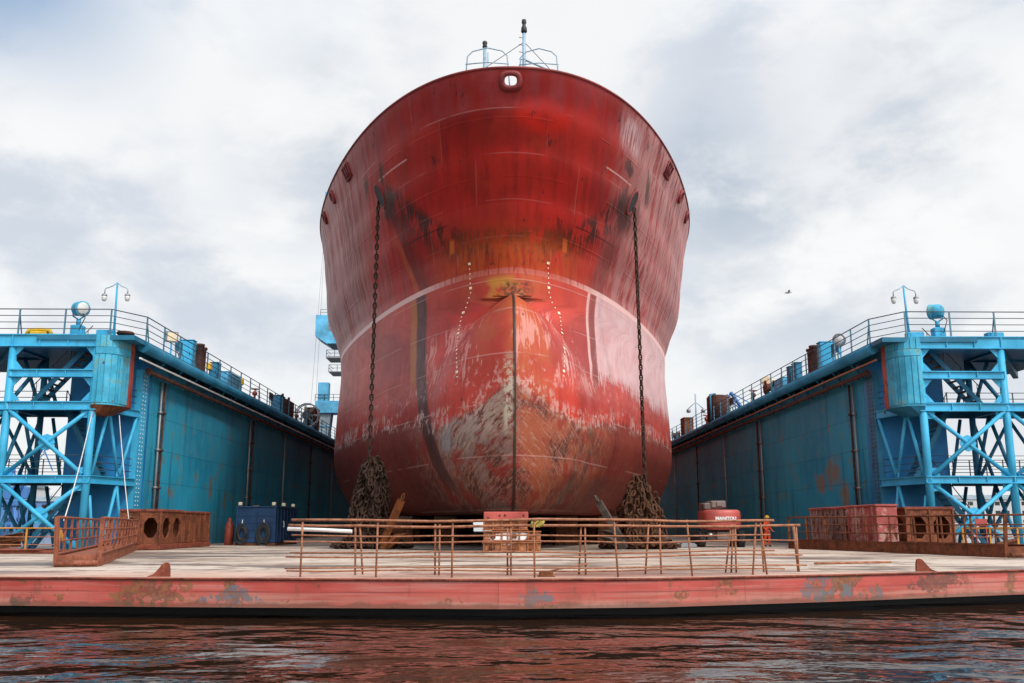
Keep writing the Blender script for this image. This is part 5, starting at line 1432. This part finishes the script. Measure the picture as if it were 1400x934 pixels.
for q, hh, ww, lab in ((-16.65,.62,.38,'black hose coil on the left hook of the blue container'),(-15.25,.68,.42,'black hose coil on the right hook of the blue container')):
    mb = MB()
    for k in range(16):
        f = .48+.036*k; o = random.uniform(-.05,.05)
        mb.tube([(q+o+ww*f*math.cos(a*.314),y0-.13-.035*(k % 4),.78+o+hh*f*math.sin(a*.314)*(1.12 if math.sin(a*.314) < 0 else .95)) for a in range(20)], .035, 6, closed=True)
    solo('hose_coil', mb, M['hose'], lab, 'hose coil', 'hose coils hung on the container')
for lx, ly, z, lab in ((-16.95,62.6,2.5,'cream work lamp on the left corner of the blue container'),(-14.75,62.6,2.5,'cream work lamp on the right front corner of the blue container'),(-14.7,65.2,2.5,'pale bracket lamp halfway along the roof of the blue container'),(-14.7,68.2,2.5,'dim work lamp at the far end of the blue container roof')):
    q = thing('work_lamp', (lx,ly,z), lab, 'work lamp', 'work lamps on the container roof')
    mb = MB(); mb.cbox(lx-.12,lx+.12,ly-.1,ly+.1,z+.06,z+.28,.03); part('housing', mb, M['cream'], q)
    mb = MB(); mb.bar((lx-.17,ly,z),(lx-.17,ly,z+.24),.03,.05); mb.bar((lx+.17,ly,z),(lx+.17,ly,z+.24),.03,.05); mb.bar((lx-.17,ly,z+.01),(lx+.17,ly,z+.01),.04,.02); part('bracket', mb, M['black'], q)
mb = MB(); mb.bar((-16.1,62.5,2.52),(-15.7,62.6,2.56),.14,.06)
solo('timber_offcut', mb, M['wood'], 'small wooden offcut lying on the roof of the blue container', 'timber')
mb = MB(); mb.lathe((-17.75,63.2,0), [(.30,0),(.30,1.2),(.26,1.3),(.2,1.5),(.12,1.6),(.12,1.75),(0,1.78)], 14)
solo('gas_cylinder', mb, M['valve'], 'dark red gas cylinder left of the blue container', 'gas cylinder')

# boom lift seen from behind
M['boxgrey'] = paint('dusty_grey_brown', (.15,.115,.10), .2, .6)
def lift():
    x, y = 13.35, 57.2
    r = thing('boom_lift', (x,y,0), 'red boom lift seen from behind, its grey boom box on top', 'boom lift')
    mb = MB(); pl = [(-1.12,-.45),(-.95,-.72),(-.5,-.88),(0,-.93),(.5,-.88),(.95,-.72),(1.12,-.45),(1.12,1.2),(-1.12,1.2)]
    rings = [(.80,1.02),(.94,1.1),(1,1.35),(1,1.95),(.96,2.12),(.86,2.2)]
    vs = [(x+a*s,y+b*s,z) for s,z in rings for a,b in pl]; n = len(pl)
    mb.add(vs, [(i*n+k,i*n+(k+1)%n,(i+1)*n+(k+1)%n,(i+1)*n+k) for i in range(len(rings)-1) for k in range(n)], True)
    mb.add(vs[:n], [tuple(range(n-1,-1,-1))]); mb.add(vs[-n:], [tuple(range(n))])
    bd = part('counterweight', mb, M['lift_red'], r)
    tc = bpy.data.curves.new('lettering', 'FONT'); tc.body = 'MANITOU'; tc.size = .27; tc.align_x = 'CENTER'; tc.extrude = .012; tc.offset = .012; tc.space_character = 1.02
    to = bpy.data.objects.new('tmp', tc); COL.objects.link(to); dg = bpy.context.evaluated_depsgraph_get()
    me = bpy.data.meshes.new_from_object(to.evaluated_get(dg)); bpy.data.objects.remove(to)
    for v in me.vertices:
        lx, ly, lz = v.co
        yy = np.interp(abs(lx+.12), [0,.5,.95,1.12], [-.93,-.88,-.72,-.45])
        v.co = Vector((lx+.12, yy-.012+lz*-1 if 0 else yy-.03-lz, 1.60+ly))
    me.name = 'lettering'; o = bpy.data.objects.new('lettering', me); COL.objects.link(o); o.parent = bd; me.materials.clear(); me.materials.append(M['white'])
    mb = MB(); mb.cbox(x-1.02,x-.02,y-.2,y+1.,2.21,2.62,.06); mb.cbox(x-.6,x+.3,y-.3,y+1.2,2.3,2.74,.06); mb.cbox(x-.28,x+.1,y-.36,y-.28,2.4,2.68,.03); part('boom_box', mb, M['boxgrey'], r)
    mb = MB(); mb.bar((x-.1,y+.4,2.4),(x-.1,y+4.6,2.5),.42,.42); part('boom', mb, M['lift_red'], r)
    mb = MB(); mb.cbox(x-.9,x+.9,y-.3,y+2.2,.42,.9,.05); mb.cbox(x-.4,x+.45,y-.62,y-.3,.46,.9,.05); mb.lathe((x,y+.6,.86), [(.6,0),(.6,.2)], 16); part('chassis', mb, M['boxgrey'], r)
    mb = MB(); mb.lathe((x-.75,y-.5,.72), [(.12,0),(.1,.14),(0,.15)], 10, (0,-1,0)); part('tail_lamp', mb, M['glass'], r)
    for a in (-1,1):
        for b in (.05,2.0):
            wc = Vector((x+a*1.18,y+b,.47))
            mb = MB(); mb.lathe(wc-Vector((.18,0,0)), [(.26,0),(.42,0),(.47,.05),(.47,.31),(.42,.36),(.26,.36)], 22, (1,0,0))
            for k in range(18):
                for sd in (-1,1):
                    an = k*math.pi/9+sd*.08; c = wc+Vector((sd*.09,math.cos(an)*.47,math.sin(an)*.47))
                    dv = Vector((0,math.cos(an),math.sin(an)))
                    mb.bar(c-Vector((.09,0,0)),c+Vector((.09,0,0)),.06,.06,up=dv)
            wh = part('wheel', mb, M['tyre'], r)
            mb = MB(); mb.lathe(wc-Vector((.12,0,0)), [(0,.02),(.1,0),(.26,.03),(.26,.21),(.1,.24),(0,.22)], 16, (1,0,0)); part('rim', mb, M['paleblock'], wh)
lift()
mb = MB(); mb.cbox(10.6,11.55,55.6,56.6,0,.20,.03); mb.cbox(10.68,11.47,55.68,56.52,.2,.26,.02)
solo('flat_case', mb, M['grey'], 'flat grey case lying on the deck left of the boom lift', 'case')

# dock worker
def worker(x, y):
    r = thing('person', (x,y,0), 'person in orange overalls and a yellow helmet standing right of the boom lift', 'person')
    # joints: (position, radius)
    J = [((0,0,.98),.155),((0,-.01,1.12),.145),((0,0,1.30),.165),((0,.01,1.45),.13),((0,.0,1.54),.06),((0,-.02,1.62),.07),((0,-.03,1.70),.10),((0,-.02,1.80),.07),
         ((.10,0,.90),.115),((.13,-.03,.50),.078),((.13,.03,.10),.055),((.14,-.14,.05),.045),
         ((-.10,0,.90),.115),((-.15,.05,.50),.078),((-.17,.10,.10),.055),((-.18,-.06,.05),.045),
         ((.20,0,1.44),.075),((.29,.03,1.17),.056),((.25,-.16,.98),.042),((.22,-.24,.93),.034),
         ((-.20,0,1.44),.075),((-.29,.04,1.17),.056),((-.24,-.17,1.0),.042),((-.2,-.25,.96),.034)]
    E = [(0,1),(1,2),(2,3),(3,4),(4,5),(5,6),(6,7),(0,8),(8,9),(9,10),(10,11),(0,12),(12,13),(13,14),(14,15),(3,16),(16,17),(17,18),(18,19),(3,20),(20,21),(21,22),(22,23)]
    # fingers
    for hnd, sx_ in ((19,-1),(23,1)):
        hp = Vector(J[hnd][0])
        for f in range(5):
            o = Vector((sx_*.018*(f-2), -.03, .012-.004*abs(f-2))) if f < 4 else Vector((sx_*.03,-.005,.03))
            a = hp+o; ln = (.042,.05,.047,.038,.034)[f]
            b = a+Vector((sx_*.004*(f-2),-ln,-.012)); c = b+Vector((0,-ln*.5,-.03))
            k = len(J); J.append((tuple(a),.011)); J.append((tuple(b),.010)); J.append((tuple(c),.008)); E += [(hnd,k),(k,k+1),(k+1,k+2)]
    me = bpy.data.meshes.new('body'); me.from_pydata([j[0] for j in J], E, [])
    o = bpy.data.objects.new('body', me); COL.objects.link(o)
    sk = o.modifiers.new('skin', 'SKIN'); sk.use_smooth_shade = True
    sv = me.skin_vertices[0].data if len(me.skin_vertices) else None
    if sv is None:
        bpy.context.view_layer.objects.active = o; bpy.ops.mesh.customdata_skin_add(); sv = me.skin_vertices[0].data
    for v, j in zip(sv, J): v.radius = (j[1], j[1]*(.78 if j[0][2] > .95 and abs(j[0][0]) < .05 and j[0][2] < 1.5 else 1))
    sv[0].use_root = True
    ss = o.modifiers.new('sub', 'SUBSURF'); ss.levels = 2; ss.render_levels = 2
    dg = bpy.context.evaluated_depsgraph_get(); me2 = bpy.data.meshes.new_from_object(o.evaluated_get(dg)); bpy.data.objects.remove(o)
    me2.name = 'body'; me2.materials.clear()
    for k in ('orange','skin','boot'): me2.materials.append(M[k])
    for p in me2.polygons:
        c = p.center; p.use_smooth = True
        hand = c.z < 1.02 and c.y < -.185 and abs(c.x) > .1 and c.z > .8
        p.material_index = 1 if (c.z > 1.53 or hand) else (2 if c.z < .13 else 0)
    b = bpy.data.objects.new('body', me2); COL.objects.link(b); b.parent = r
    mb = MB(); C = Vector((x,y,0))
    mb.lathe((x,y-.03,1.735), [(.175,0),(.17,.012),(.128,.016),(.124,.07),(.095,.12),(.04,.146),(0,.15)], 18); part('helmet', mb, M['yel'], r)
    mb = MB(); mb.lathe((x,y-.125,1.685), [(.02,0),(.016,.025),(0,.035)], 8, (0,-1,-.3))
    for q in (-.038,.038): mb.lathe((x+q,y-.118,1.715), [(.012,0),(.009,.008),(0,.01)], 8, (0,-1,0))
    mb.bar((x-.03,y-.122,1.64),(x+.03,y-.122,1.64),.012,.01)
    for q in (-.1,.1): mb.lathe((x+q,y-.03,1.69), [(.03,-.01),(.03,.01),(0,.012)], 8, (1,0,.0))
    part('face', mb, M['skin'], r)
    mb = MB(); mb.lathe((x,y-.0,1.03), [(.172,0),(.175,.02),(.172,.05)], 18); part('belt', mb, M['boot'], r)
    r.rotation_euler = (0,0,R(35)); r.scale = (1,1,1)
worker(16.2, 57.4)
# ------------------------------------------------------------------ railings at the front edge
def front_y(x):
    return float(np.interp(x, [a for a,_ in front], [b for _,b in front]))
def front_railing(x0, x1, posts, dy, zr, label, extra, m):
    r = thing('edge_railing', ((x0+x1)/2, front_y(0)+dy, 0), label, 'railing', 'rusty railings along the front edge of the deck')
    rnd = random.Random(len(posts))
    N = 14
    for k, (z, rr, xa, xb) in enumerate(zr):
        mb = MB(); pts = []
        for i in range(N+1):
            x = xa+(xb-xa)*i/N
            pts.append((x+rnd.uniform(-.02,.02), front_y(x)+dy+rnd.uniform(-.02,.02), z+.02*math.sin(x*.9+k)+rnd.uniform(-.012,.012)))
        mb.tube(pts, rr, 7); part('rail', mb, m, r)
    for xb, xt, off, zt in posts:
        mb = MB(); mb.tube([(xb,front_y(xb)+dy+off,0),(xt,front_y(xt)+dy+.03,zt)], .026, 7); part('post', mb, m, r)
    for p, q, rr in extra:
        mb = MB(); mb.tube([p,q], rr, 6); part('stay', mb, m, r)
    return r
pX = lambda u, Y: (u-682)/1280*Y
A = 24.75
posts = []
for ub, ut in ((419.5,419.5),(519.5,520),(620,620.5),(730,729.5),(841,837),(940,935),(1021,1030),(1040,1034)):
    yb = 25.0; 
    for _ in range(3): xb = pX(ub, yb); yb = front_y(xb)+.45
    xt = pX(ut, front_y(xb)+.45); posts.append((xb, xt, 0, 1.44))
front_railing(0,0,posts,.45,[(1.42,.036,pX(411,25.2),pX(1045,26.3)),(1.03,.021,pX(411,25.2),pX(1040,26.3)),(.62,.021,pX(411,25.2),pX(1045,26.3)),(.24,.021,pX(405,25.2),pX(1078,27.2))],
              'front rusty railing with tall thin posts along the edge of the deck', [], M['rail_rust'])
posts = []
for ub, ut, off in ((492,490,0),(500,496,.25),(597,597,.2),(603,603,0),(694,694,.2),(698.5,698.5,0),(790,793,.25),(798,798,0),(879,884,.2),(898.6,898.6,0),(988,996,.3),(994,998,.15),(999,1000.5,0),(1036,1035,0),(1083,1083,0)):
    yb = 26.0
    for _ in range(3): xb = pX(ub, yb); yb = front_y(xb)+1.6
    xt = pX(ut, front_y(xb)+1.6); posts.append((xb, xt, off, 1.32))
front_railing(0,0,posts,1.6,[(1.27,.036,pX(405,26.3),pX(1088,27.4)),(.86,.022,pX(402,26.3),pX(1082,27.4)),(.47,.024,pX(405,26.3),pX(1088,27.4)),(.11,.022,pX(405,26.3),pX(1060,27.4))],
              'second rusty railing just behind the front one, with short leaning stays',
              [((pX(1082,27.4),front_y(8.6)+1.6,.0),(pX(1080,27.6),front_y(8.6)+1.9,1.25),.04),((pX(740,26.),front_y(1.)+1.5,.08),(pX(800,26.),front_y(2.3)+1.55,.30),.02)], M['rail_rust'])
mb = MB(); y_ = 26.05; mb.tube([(pX(400,y_),y_,1.20),(pX(445,y_),y_+.02,1.17),(pX(486,y_),y_,1.13)], .05, 8)
solo('pale_pipe', mb, M['white'], 'short white pipe lashed to the left end of the second railing', 'pipe')
mb = MB(); random.seed(4)
bx, by = pX(734,24.7), 24.55
for k in range(8):
    a = random.uniform(0,6); mb.tube([(bx+.17*math.cos(a+q*.7)*(1 if q < 5 else .6),by+.06*math.sin(a+q),1.36+.11*math.sin(q*1.3+a)) for q in range(8)], .022, 6)
M['yrope'] = plain('yellow_rope', (.42,.33,.07), .9)
solo('rope_knot', mb, M['yrope'], 'tangle of yellow rope tied on the front railing before the keel block', 'rope')

# ------------------------------------------------------------------ gangways and side railings
def gangway(p0, p1, wd, h, zb, nb, m, label, lean, raised=0.):
    """rusty walkway with a deep side beam and railings; p0 near end, p1 far end"""
    a, b = Vector((*p0,raised)), Vector((*p1,raised)); d = (b-a).normalized(); sd = Vector((d.y,-d.x,0))
    r = thing('gangway', ((a+b)/2), label, 'gangway', 'gangways lying on the dock floor'); r.location = ((a.x+b.x)/2,(a.y+b.y)/2,0)
    up = Vector((0,0,1))
    mb = MB(); q = [a-sd*wd/2,a+sd*wd/2,b+sd*wd/2,b-sd*wd/2]; mb.slab([p+up*(zb*.72) for p in q], .05); part('walkway', mb, m, r)
    for s in (-1,1):
        mb = MB(); mb.bar(a+sd*s*wd/2+up*zb/2, b+sd*s*wd/2+up*zb/2, .08, zb); mb.bar(a+sd*s*wd/2+up*(zb-.02), b+sd*s*wd/2+up*(zb-.02), .16, .04); mb.bar(a+sd*s*wd/2+up*.03, b+sd*s*wd/2+up*.03, .16, .04)
        part('side_beam', mb, m, r)
        for k in range(1,4):
            mb = MB(); z = zb+(h-zb)*k/3
            pts = [a.lerp(b,i/8)+sd*s*(wd/2+lean*(z-zb))+up*(z+random.uniform(-.012,.012)) for i in range(9)]
            pts[0] = pts[0]-d*.25*(z/h)*1.
            mb.tube(pts, .042 if k == 3 else .028, 7); part('rail', mb, m, r)
        for i in range(nb+1):
            p = a.lerp(b,i/nb)+sd*s*wd/2; big_ = i in (0,nb)
            tp = p+sd*s*lean*(h-zb)+up*h-(d*.25 if i == 0 else d*0)+d*random.uniform(-.04,.04)
            mb = MB(); mb.bar(p+up*.0, tp, .13 if big_ else .07, .1 if big_ else .06); part('post', mb, m, r)
    mb = MB(); mb.bar(a-sd*wd/2+up*zb*.45-d*.04, a+sd*wd/2+up*zb*.45-d*.04, .06, zb*.8); mb.tube([a-sd*wd/2-d*.25+up*.1, a+sd*wd/2-d*.25+up*.1], .1, 10)
    part('end_roller', mb, m, r)
    return r
gangway((-13.5,31.0),(-19.6,50.2),1.25,1.55,.42,11,M['gang'],'rusty brown gangway lying on the deck in front of the left tower',.04)
gangway((21.2,38.9),(17.1,54.3),1.2,1.72,.52,9,M['gang_dark'],'dark brown gangway lying in front of the painted blocks on the right',.03)
def side_railing(x0, x1, y0, y1, label, m, n, tilt=.0):
    r = thing('yellow_railing', ((x0+x1)/2,(y0+y1)/2,0), label, 'railing', 'yellow railings at the sides of the deck')
    for k, z in enumerate((.4,.75,1.15)):
        mb = MB(); mb.tube([(x0,y0,z),((x0+x1)/2,(y0+y1)/2,z+.02),(x1,y1,z)], .035 if k == 2 else .022, 7); part('rail', mb, m if k == 2 else M['rail_rust'], r)
    for i in range(n+1):
        f = i/n; x, y = x0+(x1-x0)*f, y0+(y1-y0)*f
        mb = MB(); mb.bar((x,y,0),(x,y,1.17),.08,.06,up=(0,1,0)); 
        if i % 3 == 0: mb.bar((x+.3,y+.1,0),(x+.03,y,1.1),.07,.05,up=(0,1,0))
        part('post', mb, m, r)
side_railing(-29,-20.7,43.2,45.4,'yellow railing at the left edge of the deck under the left tower',M['yellow'],6)
side_railing(21.6,29.,44.2,43.6,'yellow railing at the right edge of the deck under the right tower',M['yellow'],6)
mb = MB(); mb.cbox(-27.5,-20.6,44.6,46.6,.0,.14,.03); mb.cbox(-23.5,-21.2,44.5,46.0,.14,.2,.03)
solo('steel_plate', mb, M['rust_red'], 'flat dark red steel plate on the deck behind the left yellow railing', 'plate')
# loose clutter at the tower feet
for i, (x, y, l, a, z, lab) in enumerate(((-24.6,47.2,2.2,.3,.2,'rusty scrap bar, lower one at the foot of the left tower'),(-24.2,47.6,2.0,-.4,.5,'rusty scrap bar, upper one at the foot of the left tower'),(24.9,46.6,1.8,.5,.2,'rusty scrap bar at the foot of the right tower'))):
    mb = MB(); c, s = math.cos(a), math.sin(a)
    mb.ibeam((x-c*l/2,y-s*l/2,z),(x+c*l/2,y+s*l/2,z+.25), .35, .4)
    solo('scrap_beam', mb, M['rust'], lab, 'scrap beam', 'scrap bars by the towers')
mb = MB(); mb.box(23.35,23.95,46.42,46.46,1.25,1.6); mb.bar((23.4,46.48,0),(23.4,46.48,1.6),.05,.05); mb.bar((23.9,46.48,0),(23.9,46.48,1.6),.05,.05)
solo('warning_board', mb, M['lift_red'], 'small red board on two legs behind the right gangway', 'board')
# ropes hanging from the left casing to the gangway
for (p, q, sg, lab) in (((-21.2,48.9,7.1),(-15.0,33.1,1.45),.35,'white rope slanting from the left casing to the end of the gangway'),((-20.15,49.8,7.0),(-17.9,46.4,1.5),.15,'white rope hanging almost upright from the left casing to the gangway')):
    p, q = Vector(p), Vector(q); mb = MB()
    mb.tube([p.lerp(q,i/14)-Vector((0,0,sg*4*(i/14)*(1-i/14))) for i in range(15)], .022, 6)
    solo('rope', mb, M['rope'], lab, 'rope', 'white ropes on the left tower')
# long steel pipe lying on the deck to the right, thin rods to the left
mb = MB(); mb.tube([(10.4,31.5,.06),(13.3,32.4,.07)], .04, 7); solo('steel_rod', mb, M['rail_rust'], 'thin rusty rod lying on the deck behind the right end of the railings', 'rod')

# ------------------------------------------------------------------ far shore
def shore(x0, x1, y0, name, seed, hmax=6):
    rnd = random.Random(seed); mb = MB(); N = 40; rows = []
    for j, (dy, hz) in enumerate(((0,-1.3),(4,.2),(60,1.5),(220,hmax),(600,hmax*1.8))):
        rows.append([(x0+(x1-x0)*i/N, y0+dy+rnd.uniform(-3,3), hz+rnd.uniform(-.15,.35)*hz) for i in range(N+1)])
    vs = [p for r_ in rows for p in r_]; W = N+1
    mb.add(vs, [(j*W+i,j*W+i+1,(j+1)*W+i+1,(j+1)*W+i) for j in range(4) for i in range(N)], True)
    return struct(name, mb, M['shore'])
M['shore'] = plain('shore_ground', (.10,.10,.06), .9, 0, .5, .05)
shore(-900,-60,330,'shore',3); shore(80,1100,520,'shore',4)
def leafmat(name, a, b):
    m, t = newmat(name); n = t.noise(t.obj(), .35, 4); g = t.rnd()
    t.out(t.mix(n, a, b), .7); return m
M['leaf'] = leafmat('foliage', (.022,.045,.014), (.075,.115,.035))
def wood(x0, x1, y0, n, seed, label, h=(6,11)):
    rnd = random.Random(seed); nr = np.random.RandomState(seed); mb = MB()
    for i in range(n):
        cx, cy = rnd.uniform(x0,x1), y0+rnd.uniform(0,60); H = rnd.uniform(*h); gz = (cy-330)*.02
        mb.tube([(cx,cy,gz-.5),(cx+.2,cy,gz+H*.6)], [.35,.12], 5)
        for k in range(150):
            v = nr.normal(size=3); v /= np.linalg.norm(v); v *= nr.rand()**.4
            p = Vector((cx+v[0]*H*.42, cy+v[1]*H*.42, gz+H*.6+v[2]*H*.42)); s = rnd.uniform(.45,.95)
            q = [p+Vector(nr.normal(size=3)*s) for _ in range(3)]; mb.add(q, [(0,1,2)])
    a, b = mb.bounds()
    return solo('wood', mb, M['leaf'], label, 'wood', None, 'stuff')
wood(-190,-140,338,60,1,'green wood on the far shore seen under the left tower')
wood(-420,-200,345,90,2,'long green wood along the far left shore beyond the dock')
wood(230,420,540,70,3,'dark green wood along the far right shore')
def far_building(x, y, w, d, h, m, label, nw=6, nh=2, z0=.3):
    r = thing('harbour_shed', (x,y,z0), label, 'building', 'sheds on the far shore')
    mb = MB(); mb.cbox(x-w/2,x+w/2,y-d/2,y+d/2,z0,z0+h,.05); part('wall', mb, m, r)
    mb = MB(); vs = [(x-w/2-.5,y-d/2-.5,z0+h+.02),(x+w/2+.5,y-d/2-.5,z0+h+.02),(x+w/2+.5,y+d/2+.5,z0+h+.02),(x-w/2-.5,y+d/2+.5,z0+h+.02),(x-w/2-.5,y,z0+h+d*.14),(x+w/2+.5,y,z0+h+d*.14)]
    mb.add(vs, [(0,1,5,4),(2,3,4,5),(0,4,3),(1,2,5),(3,2,1,0)]); part('roof', mb, M['crane_grey'], r)
    for j in range(nh):
        for i in range(nw):
            mb = MB(); cx_ = x-w/2+w*(i+.5)/nw; zz = z0+h*(j+.35)/nh; mb.box(cx_-w/nw*.28,cx_+w/nw*.28,y-d/2-.06,y-d/2+.0,zz,zz+h/nh*.42); part('window', mb, M['black'], r)
M['shed'] = plain('shed_wall', (.50,.50,.50), .8, 0, .15, .3); M['shed2'] = plain('blue_shed_wall', (.10,.22,.45), .7, 0, .15, .3); M['brick'] = plain('brick_shed', (.30,.16,.11), .85, 0, .2, .4)
far_building(-158,336,26,14,9,M['shed2'],'blue harbour shed on the far left shore')
far_building(-196,372,34,16,15,M['shed'],'pale harbour building above the trees on the left', 8, 3)
far_building(285,535,60,20,15,M['shed'],'long grey building on the far right shore', 12, 3)
far_building(232,560,36,18,10,M['brick'],'brick shed on the far right shore', 7, 2)
far_building(350,580,44,18,24,M['shed'],'tall grey block on the far right shore', 9, 5)
# low grey pier with lamp masts on the right
r = thing('pier', (235,480,-1), 'low grey pier with lamp masts across the water on the right', 'pier')
mb = MB(); mb.cbox(130,380,478,484,1.2,2.2,.05); part('deck', mb, M['shed'], r)
for k in range(24): mb = MB(); mb.tube([(134+k*10.5,480,-2),(134+k*10.5,480,1.2)], .5, 6); part('pile', mb, M['crane_grey'], r)
for k in range(8): mb = MB(); mb.tube([(150+k*30,481,2.2),(150+k*30,481,13)], .16, 5); mb.bar((149+k*30,481,13),(151.5+k*30,481,13),.3,.3); part('mast', mb, M['crane_grey'], r)
# a gull
g = thing('gull', (23.0,72,19.4), 'small gull flying in the open sky right of the ship', 'bird')
gx, gy, gz = g.location; mb = MB()
mb.lathe((gx-.22,gy,gz), [(0,0),(.05,.06),(.075,.2),(.05,.36),(.03,.44),(.012,.5),(0,.52)], 10, (1,0,.15)); M['gull'] = plain('gull_grey', (.32,.32,.33), .8); part('body', mb, M['gull'], g)
for s in (-1,1):
    mb = MB(); mb.add([(gx-.08,gy,gz+.05),(gx+.1,gy,gz+.06),(gx+.06,gy+s*.3,gz+.2),(gx-.1,gy+s*.3,gz+.19),(gx-.16,gy+s*.62,gz+.08)], [(0,1,2,3),(3,2,4)]); part('wing', mb, M['gull'], g)
